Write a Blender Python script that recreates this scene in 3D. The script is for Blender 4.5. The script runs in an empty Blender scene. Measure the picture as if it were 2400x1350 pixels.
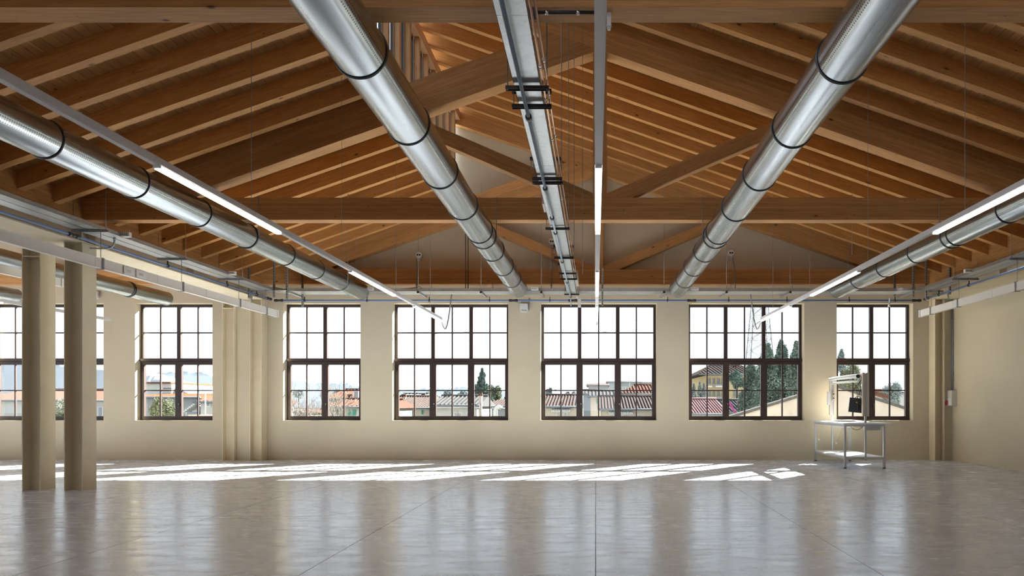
import bpy, math, random
from mathutils import Vector, Matrix, Euler
random.seed(7)
R = math.radians
S = bpy.context.scene
COL = S.collection

# ------------------------------------------------------------------ camera, world, sun, exposure
F = 1650.0; CX = 1396.0; CY = 948.0; EYE = 1.35
cam_d = bpy.data.cameras.new('camera'); cam = bpy.data.objects.new('camera', cam_d); COL.objects.link(cam)
cam.location = (0, 0, EYE); cam.rotation_euler = (R(90), 0, 0)
cam_d.sensor_width = 36; cam_d.lens = 36 * F / 2400
cam_d.shift_x = (1200 - CX) / 2400; cam_d.shift_y = (CY - 675) / 2400
cam_d.clip_end = 5000; cam_d.clip_start = .05
S.camera = cam
S.view_settings.view_transform = 'Standard'; S.view_settings.look = 'None'
S.view_settings.exposure = 0.2; S.view_settings.gamma = 1.0
S.view_settings.use_curve_mapping = False
try:
    S.cycles.max_bounces = 9; S.cycles.diffuse_bounces = 6; S.cycles.glossy_bounces = 4
    S.cycles.transparent_max_bounces = 16; S.cycles.caustics_reflective = False; S.cycles.caustics_refractive = False
    S.cycles.sample_clamp_indirect = 6.0; S.cycles.use_denoising = True
    S.cycles.use_adaptive_sampling = True; S.cycles.adaptive_threshold = 0.02
except Exception: pass

SKY = 3.9
W = bpy.data.worlds.new('sky'); S.world = W; W.use_nodes = True
nt = W.node_tree; nt.nodes.clear()
wo = nt.nodes.new('ShaderNodeOutputWorld'); bg = nt.nodes.new('ShaderNodeBackground')
tc = nt.nodes.new('ShaderNodeTexCoord'); sx = nt.nodes.new('ShaderNodeSeparateXYZ'); rp = nt.nodes.new('ShaderNodeValToRGB')
nt.links.new(tc.outputs['Generated'], sx.inputs[0]); nt.links.new(sx.outputs['Z'], rp.inputs[0])
rp.color_ramp.elements[0].position = 0.0; rp.color_ramp.elements[0].color = (.90, .95, 1, 1)
rp.color_ramp.elements[1].position = 1.0; rp.color_ramp.elements[1].color = (.60, .77, 1, 1)
nt.links.new(rp.outputs[0], bg.inputs[0]); bg.inputs[1].default_value = SKY
nt.links.new(bg.outputs[0], wo.inputs[0])

sun_d = bpy.data.lights.new('sun', 'SUN'); sun_d.energy = 165; sun_d.angle = R(.35); sun_d.color = (1, .95, .86)
sun = bpy.data.objects.new('sun', sun_d); COL.objects.link(sun)
sun.rotation_euler = Vector((-1.22, -1.33, -1.0)).to_track_quat('-Z', 'Y').to_euler(); sun.location = (30, 40, 30)

# ------------------------------------------------------------------ materials
def mat(name, col=(.8, .8, .8), rough=.6, metal=0, emit=None, es=0, spec=.5):
    m = bpy.data.materials.new(name); m.use_nodes = True
    b = m.node_tree.nodes['Principled BSDF']
    b.inputs['Base Color'].default_value = (*col, 1); b.inputs['Roughness'].default_value = rough
    b.inputs['Metallic'].default_value = metal
    b.inputs['Specular IOR Level'].default_value = spec
    if emit: b.inputs['Emission Color'].default_value = (*emit, 1); b.inputs['Emission Strength'].default_value = es
    return m
class NT:
    def __init__(s, m): s.t = m.node_tree; s.b = s.t.nodes['Principled BSDF']
    def n(s, k, **kw):
        o = s.t.nodes.new('ShaderNode' + k)
        for a, v in kw.items(): setattr(o, a, v)
        return o
    def l(s, a, b): s.t.links.new(a, b)
    def val(s, sock, v):
        if hasattr(v, 'links'): s.l(v, sock)
        else: sock.default_value = v
    def math(s, op, a, b=0.0, c=None):
        o = s.n('Math', operation=op); s.val(o.inputs[0], a); s.val(o.inputs[1], b)
        if c is not None: s.val(o.inputs[2], c)
        return o.outputs[0]
    def mix(s, f, a, b, bt='MIX'):
        o = s.n('Mix', data_type='RGBA', blend_type=bt); s.val(o.inputs[0], f)
        s.val(o.inputs[6], a if hasattr(a, 'links') else (*a, 1)); s.val(o.inputs[7], b if hasattr(b, 'links') else (*b, 1))
        return o.outputs[2]
    def noise(s, vec, scale, detail=3, rough=.5):
        o = s.n('TexNoise'); o.inputs['Scale'].default_value = scale; o.inputs['Detail'].default_value = detail
        o.inputs['Roughness'].default_value = rough; s.l(vec, o.inputs['Vector']); return o.outputs[0]
    def ramp(s, v, pts):
        o = s.n('ValToRGB'); e = o.color_ramp.elements
        while len(e) < len(pts): e.new(.5)
        for k, (p, c) in enumerate(pts): e[k].position = p; e[k].color = (*c, 1) if len(c) == 3 else c
        s.l(v, o.inputs[0]); return o.outputs[0]
    def mapv(s, vec, scale=(1, 1, 1), loc=None):
        o = s.n('Mapping'); o.inputs['Scale'].default_value = scale; s.l(vec, o.inputs[0])
        if loc is not None: s.l(loc, o.inputs['Location'])
        return o.outputs[0]
    def bump(s, h, strength=.2, dist=.01):
        o = s.n('Bump'); o.inputs['Strength'].default_value = strength; o.inputs['Distance'].default_value = dist
        s.l(h, o.inputs['Height']); s.l(o.outputs[0], s.b.inputs['Normal'])

def wood(name, ca, cb, knots=.5, lam=0.0, rough=.62, grain=1.0):
    """grain runs along the piece's own X axis"""
    m = mat(name, ca, rough, spec=.3); g = NT(m)
    tc = g.n('TexCoord'); oi = g.n('ObjectInfo')
    off = g.n('CombineXYZ'); g.l(g.math('MULTIPLY', oi.outputs['Random'], 37.0), off.inputs[0]); g.l(g.math('MULTIPLY', oi.outputs['Random'], 91.0), off.inputs[1]); g.l(g.math('MULTIPLY', oi.outputs['Random'], 13.0), off.inputs[2])
    v = g.mapv(tc.outputs['Object'], (1, 1, 1), off.outputs[0])
    st = g.noise(g.mapv(v, (.9, 16, 16)), 3.0, 5, .6)
    fine = g.noise(g.mapv(v, (2.5, 90, 90)), 3.0, 3, .6)
    big = g.noise(g.mapv(v, (.5, 2.2, 2.2)), 1.3, 2, .5)
    base = g.mix(g.math('MULTIPLY_ADD', st, 1.2, -.1), ca, cb)
    base = g.mix(g.math('MULTIPLY', fine, .22), base, [c * .72 for c in ca], 'MIX')
    dark = g.math('MULTIPLY_ADD', big, .5, .76)
    rnd = g.math('MULTIPLY_ADD', oi.outputs['Random'], .22, .89)
    if lam:
        sp = g.n('SeparateXYZ'); g.l(tc.outputs['Object'], sp.inputs[0])
        q = g.math('DIVIDE', sp.outputs['Z'], lam); fr = g.math('FRACT', q); fl = g.math('FLOOR', q)
        ed = g.math('LESS_THAN', fr, .07)
        wn = g.n('TexWhiteNoise', noise_dimensions='1D'); g.l(g.math('ADD', fl, g.math('MULTIPLY', oi.outputs['Random'], 50.)), wn.inputs['W'])
        dark = g.math('MULTIPLY', dark, g.math('MULTIPLY_ADD', wn.outputs['Value'], .2, .9))
        dark = g.math('MULTIPLY', dark, g.math('MULTIPLY_ADD', ed, -.28, 1.))
    dark = g.math('MULTIPLY', dark, rnd)
    cmb = g.n('CombineXYZ')
    for k in range(3): g.l(dark, cmb.inputs[k])
    base = g.mix(1.0, base, cmb.outputs[0], 'MULTIPLY')
    # knots
    vo = g.n('TexVoronoi'); vo.inputs['Scale'].default_value = 3.2; vo.inputs['Randomness'].default_value = 1
    g.l(g.mapv(v, (.62, 1.35, 1.35)), vo.inputs['Vector'])
    nz = g.noise(v, 22., 2)
    d = g.math('ADD', vo.outputs['Distance'], g.math('MULTIPLY_ADD', nz, .05, -.025))
    sel = g.n('SeparateXYZ'); g.l(vo.outputs['Color'], sel.inputs[0])
    keep = g.math('LESS_THAN', sel.outputs[0], knots)
    core = g.math('MULTIPLY', keep, g.ramp(d, [(.0, (1, 1, 1)), (.045, (1, 1, 1)), (.085, (0, 0, 0))]))
    halo = g.math('MULTIPLY', keep, g.ramp(d, [(.0, (.5, .5, .5)), (.17, (0, 0, 0))]))
    base = g.mix(g.math('MULTIPLY', halo, .6), base, [c * .5 for c in ca])
    base = g.mix(g.math('MULTIPLY', core, .85), base, (.07, .028, .012))
    vp = g.n('TexVoronoi'); vp.inputs['Scale'].default_value = 9.; g.l(g.mapv(v, (.6, 1.2, 1.2)), vp.inputs['Vector'])
    sq = g.n('SeparateXYZ'); g.l(vp.outputs['Color'], sq.inputs[0])
    pin = g.math('MULTIPLY', g.math('LESS_THAN', sq.outputs[1], .30), g.ramp(vp.outputs['Distance'], [(.0, (1, 1, 1)), (.055, (1, 1, 1)), (.10, (0, 0, 0))]))
    base = g.mix(g.math('MULTIPLY', pin, .75), base, (.08, .035, .015))
    g.l(base, g.b.inputs['Base Color'])
    g.bump(fine, .05, .003)
    return m
M = {}
M['glulam'] = wood('glulam_spruce', (.34, .138, .042), (.66, .38, .148), .42, .042)
M['rafter'] = wood('rafter_spruce', (.35, .132, .033), (.71, .405, .145), .6)
M['board'] = wood('board_spruce', (.36, .165, .05), (.61, .36, .145), .5)
M['post'] = wood('post_spruce', (.50, .27, .12), (.72, .45, .24), .45)

def plaster(name, c, var=.05, scale=.7):
    m = mat(name, c, .85, spec=.2); g = NT(m); tc = g.n('TexCoord')
    a = g.noise(tc.outputs['Object'], scale, 4, .55); b = g.noise(tc.outputs['Object'], 35, 2)
    g.l(g.ramp(a, [(.3, tuple(x * (1 - var) for x in c)), (.7, tuple(min(1, x * (1 + var)) for x in c))]), g.b.inputs['Base Color'])
    g.bump(b, .08, .003); return m
M['plaster'] = plaster('cream_plaster', (.54, .475, .355))
M['plaster_rear'] = plaster('rear_plaster', (.42, .39, .34))
M['steel_cream'] = plaster('cream_painted_steel', (.62, .54, .39), .06, 2.2)
M['frame'] = mat('dark_brown_frame', (.034, .019, .017), .38)
M['handle'] = mat('black_handle', (.012, .012, .012), .3)

def glass(name, tint=(.55, .565, .56)):
    m = bpy.data.materials.new(name); m.use_nodes = True; t = m.node_tree; t.nodes.clear()
    N = t.nodes.new; Lk = t.links.new
    o = N('ShaderNodeOutputMaterial'); tr = N('ShaderNodeBsdfTransparent'); gl = N('ShaderNodeBsdfGlossy')
    mx = N('ShaderNodeMixShader'); lw = N('ShaderNodeLayerWeight'); lw.inputs[0].default_value = .5
    p = N('ShaderNodeMath'); p.operation = 'POWER'; Lk(lw.outputs['Facing'], p.inputs[0]); p.inputs[1].default_value = 4
    q = N('ShaderNodeMath'); q.operation = 'MULTIPLY_ADD'; Lk(p.outputs[0], q.inputs[0]); q.inputs[1].default_value = .75; q.inputs[2].default_value = .03
    geo = N('ShaderNodeNewGeometry'); i = N('ShaderNodeMath'); i.operation = 'SUBTRACT'; i.inputs[0].default_value = 1; Lk(geo.outputs['Backfacing'], i.inputs[1])
    k = N('ShaderNodeMath'); k.operation = 'MULTIPLY'; Lk(q.outputs[0], k.inputs[0]); Lk(i.outputs[0], k.inputs[1])
    tr.inputs[0].default_value = (*tint, 1); gl.inputs['Roughness'].default_value = .02
    Lk(k.outputs[0], mx.inputs[0]); Lk(tr.outputs[0], mx.inputs[1]); Lk(gl.outputs[0], mx.inputs[2]); Lk(mx.outputs[0], o.inputs[0])
    return m
M['glass'] = glass('window_glass', (.63, .645, .645))

# polished concrete
m = mat('polished_concrete', (.3, .3, .3), .3); g = NT(m); tc = g.n('TexCoord'); oi = g.n('ObjectInfo'); geo = g.n('NewGeometry')
P = geo.outputs['Position']
a = g.noise(g.mapv(P, (.5, 1.1, 1)), .9, 6, .62); b = g.noise(g.mapv(P, (1.0, 2.6, 1)), 2.6, 6, .6); c = g.noise(P, 14, 5, .7)
cb = g.math('MULTIPLY_ADD', b, .5, g.math('MULTIPLY', a, .5))
colr = g.ramp(cb, [(.33, (.49, .52, .585)), (.5, (.61, .645, .72)), (.68, (.69, .725, .80))])
vo = g.n('TexVoronoi'); vo.inputs['Scale'].default_value = 5.0; g.l(g.mapv(P, (1, 1.2, 1)), vo.inputs['Vector'])
sp_ = g.n('SeparateXYZ'); g.l(vo.outputs['Color'], sp_.inputs[0])
pit = g.math('MULTIPLY', g.math('LESS_THAN', g.math('ADD', vo.outputs['Distance'], g.math('MULTIPLY', c, .16)), .10), g.math('LESS_THAN', sp_.outputs[1], .16))
colr = g.mix(g.math('MULTIPLY', pit, .45), colr, (.09, .085, .08))
g.l(colr, g.b.inputs['Base Color'])
rr = g.math('MULTIPLY_ADD', b, .36, .035)
rr = g.math('ADD', rr, g.math('MULTIPLY', c, .06))
g.l(g.math('ADD', rr, g.math('MULTIPLY', pit, .3)), g.b.inputs['Roughness'])
h = g.math('ADD', g.math('MULTIPLY', g.noise(g.mapv(P, (.8, 1.5, 1)), 2.2, 4), 1.3), g.math('MULTIPLY', c, .05))
g.bump(h, .07, .012)
g.b.inputs['Specular IOR Level'].default_value = .75
M['concrete'] = m
M['roofing'] = mat('dark_roofing', (.07, .068, .065), .9)
M['joint'] = mat('joint_filler', (.05, .05, .05), .8)

# galvanised duct with two bands of perforation
def duct_mat():
    m = mat('brushed_zinc_duct', (.62, .64, .66), .2, 1.0); g = NT(m); tc = g.n('TexCoord'); oi = g.n('ObjectInfo')
    sp = g.n('SeparateXYZ'); g.l(tc.outputs['Object'], sp.inputs[0])
    st = g.noise(g.mapv(tc.outputs['Object'], (30, .6, 30)), 1.5, 4, .6)
    mo = g.noise(g.mapv(tc.outputs['Object'], (1.6, .5, 1.6)), 1.2, 2, .5)
    ang = g.math('ARCTAN2', sp.outputs['Z'], sp.outputs['X'])       # radians
    u = g.math('FRACT', g.math('MULTIPLY', sp.outputs['Y'], 1 / .026))
    v_ = g.math('FRACT', g.math('MULTIPLY', ang, 48 / (2 * math.pi)))
    du = g.math('SUBTRACT', u, .5); dv = g.math('SUBTRACT', v_, .5)
    dd = g.math('ADD', g.math('MULTIPLY', du, du), g.math('MULTIPLY', dv, dv))
    hole = g.math('LESS_THAN', dd, .055)
    aa = g.math('ABSOLUTE', sp.outputs['X'])
    ang2 = g.math('ARCTAN2', sp.outputs['Z'], aa)
    band = g.math('MULTIPLY', g.math('GREATER_THAN', ang2, -.62), g.math('LESS_THAN', ang2, -.20))
    hole = g.math('MULTIPLY', hole, band)
    base = g.ramp(mo, [(.3, (.33, .36, .385)), (.7, (.385, .415, .44))])
    base = g.mix(g.math('MULTIPLY', hole, .9), base, (.03, .03, .035))
    g.l(base, g.b.inputs['Base Color'])
    g.l(g.math('MULTIPLY_ADD', st, .06, g.math('MULTIPLY_ADD', mo, .06, .20)), g.b.inputs['Roughness'])
    return m
M['duct'] = duct_mat()
M['seam'] = mat('dark_seam_ring', (.10, .105, .11), .35, .8)
def galv():
    m = mat('galvanised_steel', (.6, .62, .63), .38, .85); g = NT(m); tc = g.n('TexCoord')
    vo = g.n('TexVoronoi'); vo.inputs['Scale'].default_value = 28; g.l(tc.outputs['Object'], vo.inputs['Vector'])
    sp = g.n('SeparateXYZ'); g.l(vo.outputs['Color'], sp.inputs[0])
    g.l(g.ramp(sp.outputs[0], [(0, (.46, .48, .49)), (1, (.53, .55, .56))]), g.b.inputs['Base Color'])
    g.l(g.math('MULTIPLY_ADD', sp.outputs[1], .05, .36), g.b.inputs['Roughness']); return m
M['galv'] = galv()
M['strut'] = mat('dull_grey_strut', (.27, .275, .275), .5, .3)
M['strut_dark'] = mat('black_brown_strut', (.035, .028, .024), .45, .3)
M['rod'] = mat('threaded_rod', (.26, .27, .28), .45, .3)
M['chrome'] = mat('bright_steel', (.75, .77, .8), .15, 1.0)
M['slot'] = mat('dark_slot', (.01, .01, .01), .8)
M['blue'] = mat('blue_pipe', (.11, .19, .36), .35)
M['bluegrey'] = mat('blue_grey_pipe', (.22, .27, .33), .28, .3)
M['copper'] = mat('copper_conduit', (.55, .36, .25), .3, .9)
M['blackpl'] = mat('black_plastic', (.012, .012, .013), .4)
M['brass'] = mat('brass_valve', (.55, .35, .1), .3, .9)
M['track'] = mat('grey_track_housing', (.58, .57, .57), .45, .0)
M['white'] = mat('white_plastic', (.78, .78, .77), .35)
M['whitemetal'] = mat('white_trunking', (.72, .70, .66), .35, .0)
M['led'] = mat('led_diffuser', (1, 1, 1), .5, emit=(1, .97, .93), es=9)
M['tabwhite'] = mat('white_laminate', (.80, .81, .82), .35)
M['tabgrey'] = mat('pale_grey_steel', (.46, .47, .48), .4, .2)
M['beige'] = mat('beige_channel', (.52, .46, .39), .5)
M['red'] = mat('red_plug', (.55, .02, .03), .4)
M['navy'] = mat('blue_plug', (.03, .07, .22), .4)
M['yellow'] = mat('yellow_connector', (.8, .6, .02), .4)
M['boxgrey'] = mat('switchbox_grey', (.52, .51, .47), .45)
M['cable'] = mat('dark_cable', (.02, .02, .022), .5)
M['greycable'] = mat('grey_flex', (.36, .36, .35), .5)
M['redcable'] = mat('red_cable', (.35, .03, .03), .5)
M['leverbrown'] = mat('dark_conduit', (.10, .06, .045), .5)

# ------------------------------------------------------------------ mesh helpers
WO = {}
def origin_of(o): return WO.get(o.name, Vector((0, 0, 0)))
class MB:
    def __init__(s): s.v = []; s.f = []; s.sm = []
    def box(s, x0, x1, y0, y1, z0, z1):
        b = len(s.v)
        s.v += [(x0, y0, z0), (x1, y0, z0), (x1, y1, z0), (x0, y1, z0), (x0, y0, z1), (x1, y0, z1), (x1, y1, z1), (x0, y1, z1)]
        for q in ((0, 3, 2, 1), (4, 5, 6, 7), (0, 1, 5, 4), (1, 2, 6, 5), (2, 3, 7, 6), (3, 0, 4, 7)): s.f.append(tuple(b + k for k in q)); s.sm.append(False)
        return s
    def prism(s, pts, axis, a0, a1):
        """pts: polygon in the two other axes; extruded along axis"""
        n = len(pts); b = len(s.v)
        for a in (a0, a1):
            for (p, q) in pts:
                s.v.append((a, p, q) if axis == 'x' else (p, a, q) if axis == 'y' else (p, q, a))
        s.f.append(tuple(b + k for k in range(n))); s.f.append(tuple(b + n + k for k in reversed(range(n)))); s.sm += [False, False]
        for k in range(n):
            j = (k + 1) % n; s.f.append((b + k, b + n + k, b + n + j, b + j)); s.sm.append(False)
        return s
    def tube(s, pts, r, n=8, caps=True, closed=False):
        pts = [Vector(p) for p in pts]; N = len(pts); b = len(s.v); ref = None
        rs = r if isinstance(r, (list, tuple)) else [r] * N
        for i, p in enumerate(pts):
            if closed: d = pts[(i + 1) % N] - pts[i - 1]
            elif i == 0: d = pts[1] - p
            elif i == N - 1: d = p - pts[i - 1]
            else: d = pts[i + 1] - pts[i - 1]
            d.normalize()
            if ref is None:
                ref = Vector((0, 0, 1)) if abs(d.z) < .9 else Vector((1, 0, 0))
                ref = (ref - d * ref.dot(d)).normalized()
            else:
                ref = ref - d * ref.dot(d)
                if ref.length < 1e-4: ref = d.orthogonal()
                ref.normalize()
            e = d.cross(ref)
            for k in range(n):
                t = 2 * math.pi * k / n; s.v.append(tuple(p + (ref * math.cos(t) + e * math.sin(t)) * rs[i]))
        for i in range(N if closed else N - 1):
            j = (i + 1) % N
            for k in range(n):
                l = (k + 1) % n; s.f.append((b + i * n + k, b + i * n + l, b + j * n + l, b + j * n + k)); s.sm.append(True)
        if caps and not closed:
            s.f.append(tuple(b + k for k in reversed(range(n)))); s.f.append(tuple(b + (N - 1) * n + k for k in range(n))); s.sm += [False, False]
        return s
    def quad(s, a, b_, c, d):
        b = len(s.v); s.v += [tuple(a), tuple(b_), tuple(c), tuple(d)]; s.f.append((b, b + 1, b + 2, b + 3)); s.sm.append(False); return s
    def tri(s, a, b_, c):
        b = len(s.v); s.v += [tuple(a), tuple(b_), tuple(c)]; s.f.append((b, b + 1, b + 2)); s.sm.append(False); return s
    def mesh(s, name, m, org=Vector((0, 0, 0))):
        me = bpy.data.meshes.new(name)
        me.from_pydata([(x - org[0], y - org[1], z - org[2]) for x, y, z in s.v], [], s.f)
        me.polygons.foreach_set('use_smooth', s.sm); me.materials.append(m); me.update(); return me
    def build(s, name, m, parent=None, org='mid', kind=None):
        if org == 'mid':
            lo = [min(v[k] for v in s.v) for k in range(3)]; hi = [max(v[k] for v in s.v) for k in range(3)]
            org = Vector([(lo[k] + hi[k]) / 2 for k in range(3)])
            if parent is None: org.z = lo[2]
        org = Vector(org)
        o = bpy.data.objects.new(name, s.mesh(name, m, org)); COL.objects.link(o); place(o, org, parent)
        if kind: o['kind'] = kind
        return o
def place(o, org, parent):
    WO[o.name] = Vector(org)
    if parent is not None: o.parent = parent; o.location = Vector(org) - origin_of(parent)
    else: o.location = org
def tag(o, label, cat, group=None):
    o['label'] = label; o['category'] = cat
    if group: o['group'] = group
    return o
def struct(o): o['kind'] = 'structure'; return o
def empty(name, loc=(0, 0, 0), parent=None):
    o = bpy.data.objects.new(name, None); COL.objects.link(o); place(o, Vector(loc), parent); o.empty_display_size = .2; return o
def box(name, m, x0, x1, y0, y1, z0, z1, parent=None): return MB().box(min(x0, x1), max(x0, x1), min(y0, y1), max(y0, y1), min(z0, z1), max(z0, z1)).build(name, m, parent)
MC = {}
def beam(name, p0, p1, w, h, m, parent=None, key=None):
    """box whose own X runs p0->p1, Y is width (horizontal), Z height"""
    p0 = Vector(p0); p1 = Vector(p1); d = p1 - p0; L = d.length; d.normalize()
    up = Vector((0, 0, 1)) if abs(d.z) < .95 else Vector((1, 0, 0))
    y = up.cross(d).normalized(); z = d.cross(y)
    me = MC.get(key) if key else None
    if me is None:
        me = MB().box(-L / 2, L / 2, -w / 2, w / 2, -h / 2, h / 2).mesh(name, m)
        if key: MC[key] = me
    o = bpy.data.objects.new(name, me); COL.objects.link(o); place(o, (p0 + p1) / 2, parent)
    o.rotation_euler = Matrix((d, y, z)).transposed().to_euler(); return o
def plank(name, pts, yc, w, ang, m, parent=None, key=None):
    """polygon in world XZ extruded w about yc, own X axis tilted by ang so that grain follows the slope"""
    cx = sum(p[0] for p in pts) / len(pts); cz = sum(p[1] for p in pts) / len(pts)
    ca, sa = math.cos(ang), math.sin(ang)
    me = MC.get(key) if key else None
    if me is None:
        q = [((x - cx) * ca + (z - cz) * sa, -(x - cx) * sa + (z - cz) * ca) for x, z in pts]
        me = MB().prism(q, 'y', -w / 2, w / 2).mesh(name, m)
        if key: MC[key] = me
    o = bpy.data.objects.new(name, me); COL.objects.link(o); place(o, (cx, yc, cz), parent)
    o.rotation_euler = (0, -ang, 0); return o
def clone(o, loc, parent):
    c = o.copy(); COL.objects.link(c); c.parent = None; place(c, loc, parent); return c
def at(px, py, Y): return Vector(((px - CX) * Y / F, Y, EYE + (CY - py) * Y / F))

# ------------------------------------------------------------------ key dimensions
D = 17.26                       # inner face of window wall
XR, XL = 8.62, -25.9            # right wall, far left wall
YB = -8.0                       # rear wall
X0 = .07; PITCH = 17.18; SL = .35; ANG = math.atan(SL)
ZC = 6.94                       # underside of chords at the ridge
ZR = 7.23; RV = .25             # underside of rafters at the ridge, their vertical depth
XM = -3.35                      # clerestory plane
TY = [5.175, 11.13, 17.04]      # front faces of the tie beams
def zl(x, z0, c=X0): return z0 + SL * (x - c)
def zr(x, z0, c=X0): return z0 - SL * (x - c)

# ------------------------------------------------------------------ floor: saw-cut slabs
floor = struct(box('floor', M['joint'], XL - .3, XR + .3, YB - .3, D + .3, -.25, -.012))
xs = [XL - .3, -23.24, -20.9, -18.6, -16.3, -13.97, -11.64, -9.31, -6.98, -4.6, -2.345, 0.0, 2.27, 4.66, 6.98, XR + .3]
ys = [YB - .3, -7.06, -3.98, -.9, 2.18, 5.26, 8.34, 11.42, 14.50, D + .3]
for i in range(len(xs) - 1):
    for j in range(len(ys) - 1):
        MB().box(xs[i] + .003, xs[i + 1] - .003, ys[j] + .003, ys[j + 1] - .003, -.012, 0).build('slab', M['concrete'], floor)

# ------------------------------------------------------------------ walls
OPEN = [(-7.657, -5.764), (-4.98, -2.144), (-1.346, 1.496), (2.285, 5.115), (5.91, 7.78)]
openings = OPEN + [(a - PITCH, b - PITCH) for a, b in OPEN]
openings[9] = (-11.29, -9.393)
ZS, ZT = .96, 3.832
def wall_with_openings(mb, y0, y1, xa, xb, ops, zs, zt, ztop):
    ops = sorted(ops); x = xa
    for a, b in ops:
        mb.box(x, a, y0, y1, -.2, ztop); mb.box(a, b, y0, y1, -.2, zs); mb.box(a, b, y0, y1, zt, ztop); x = b
    mb.box(x, xb, y0, y1, -.2, ztop)
def gable_pts(c):
    e = 8.7
    return [(c - e, 4.3), (c + e, 4.3), (c + e, zr(c + e, 7.6, c)), (c + XM - X0 - .1, zr(c + XM - X0 - .1, 7.6, c)), (c + XM - X0 - .1, zl(c + XM - X0 - .1, 7.6, c)), (c - e, zl(c - e, 7.6, c))]
mb = MB(); wall_with_openings(mb, D, D + .36, XL, XR + .3, openings, ZS, ZT, 4.3)
for c in (X0, X0 - PITCH): mb.prism(gable_pts(c), 'y', D, D + .3)
struct(mb.build('wall_back', M['plaster']))
mb = MB(); wall_with_openings(mb, YB - .3, YB, XL, XR + .3, [openings[2], openings[7]], ZS, ZT, 4.3)
for c in (X0, X0 - PITCH): mb.prism(gable_pts(c), 'y', YB - .3, YB)
struct(mb.build('wall_rear', M['plaster_rear']))
struct(MB().box(XR, XR + .3, YB, D, -.2, 5.0).build('wall_right', M['plaster']))
mb = MB()
x = YB
for a in (-5.5, -1.5, 2.5, 6.5, 10.5):
    mb.box(XL - .3, XL, x, a, -.2, 5.0); mb.box(XL - .3, XL, a, a + 2.8, -.2, ZS); mb.box(XL - .3, XL, a, a + 2.8, ZT, 5.0); x = a + 2.8
mb.box(XL - .3, XL, x, D, -.2, 5.0)
struct(mb.build('wall_left', M['plaster']))

# ------------------------------------------------------------------ windows of the back wall
def window(n, x0, x1, k):
    yf = D + .215
    w = struct(empty('window_%d' % n, ((x0 + x1) / 2, yf, ZS)))
    fr = MB(); fw = .064; wd = x1 - x0; z0, z1 = ZS, ZT
    ztr0, ztr1 = 2.405, 2.495               # transom
    fr.box(x0, x1, yf, yf + .07, z1 - .066, z1); fr.box(x0, x0 + fw, yf, yf + .07, z0, z1 - .066); fr.box(x1 - fw, x1, yf, yf + .07, z0, z1 - .066)
    fr.box(x0 + fw, x1 - fw, yf, yf + .07, ztr0, ztr1); fr.box(x0 + fw, x1 - fw, yf, yf + .07, z0, z0 + .035)
    mod = wd / k
    for i in range(1, k): fr.box(x0 + i * mod - .045, x0 + i * mod + .045, yf - .01, yf + .07, ztr1, z1 - .066)
    fr.build('frame', M['frame'], w)
    MB().box(x0 - .012, x1 - .004, yf - .055, yf, 2.415, 2.485).build('transom_ledge', M['frame'], w)
    zt0, zt1 = ztr1, z1 - .066; zm = (zt0 + zt1) / 2
    for i in range(k):
        a = x0 + i * mod + (fw if i == 0 else .045); b = x0 + (i + 1) * mod - (fw if i == k - 1 else .045); c = (a + b) / 2
        gb = MB(); gb.box(c - .016, c + .016, yf + .012, yf + .05, zt0, zt1); gb.box(a, b, yf + .014, yf + .048, zm - .015, zm + .015)
        gb.build('glazing_bar', M['frame'], w)
        for (p, q) in ((a, c - .016), (c + .016, b)):
            for (r_, s_) in ((zt0, zm - .015), (zm + .015, zt1)):
                MB().box(p, q, yf + .028, yf + .032, r_, s_).build('pane', M['glass'], w)
        # opening sash below
        sa = x0 + i * mod + (.022 if i == 0 else .0006); sb = x0 + (i + 1) * mod - (.022 if i == k - 1 else .0006)
        zb, zt_ = z0 + .02, ztr0 - .004; st = .078
        sh = MB(); ys_ = yf - .03
        sh.box(sa, sb, ys_, yf + .05, zt_ - .067, zt_); sh.box(sa, sb, ys_, yf + .05, zb, zb + .082)
        sh.box(sa, sa + st, ys_, yf + .05, zb + .082, zt_ - .067); sh.box(sb - st, sb, ys_, yf + .05, zb + .082, zt_ - .067)
        so = sh.build('sash', M['frame'], w)
        a, b = sa + st, sb - st; c = (a + b) / 2; za, zc_ = zb + .082, zt_ - .067; zm2 = (za + zc_) / 2
        gb = MB(); gb.box(c - .015, c + .015, yf, yf + .04, za, zc_); gb.box(a, b, yf + .002, yf + .038, zm2 - .014, zm2 + .014)
        gb.build('glazing_bar', M['frame'], so)
        for (p, q) in ((a, c - .015), (c + .015, b)):
            for (r_, s_) in ((za, zm2 - .014), (zm2 + .014, zc_)):
                MB().box(p, q, yf + .018, yf + .022, r_, s_).build('pane', M['glass'], so)
        if i > 0:
            hx = sa + .03; hz = 1.335 + .02
            hm = MB(); hm.box(hx - .013, hx + .013, ys_ - .012, ys_, hz - .04, hz + .03); hm.tube([(hx, ys_ - .01, hz + .015), (hx, ys_ - .045, hz + .015), (hx, ys_ - .045, hz - .11)], .009, 6)
            hm.build('handle', M['handle'], so)
    return w
for n, ((a, b), k) in enumerate(zip(openings, [2, 3, 3, 3, 2] * 2)): window(n + 1, a, b, k)

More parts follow.
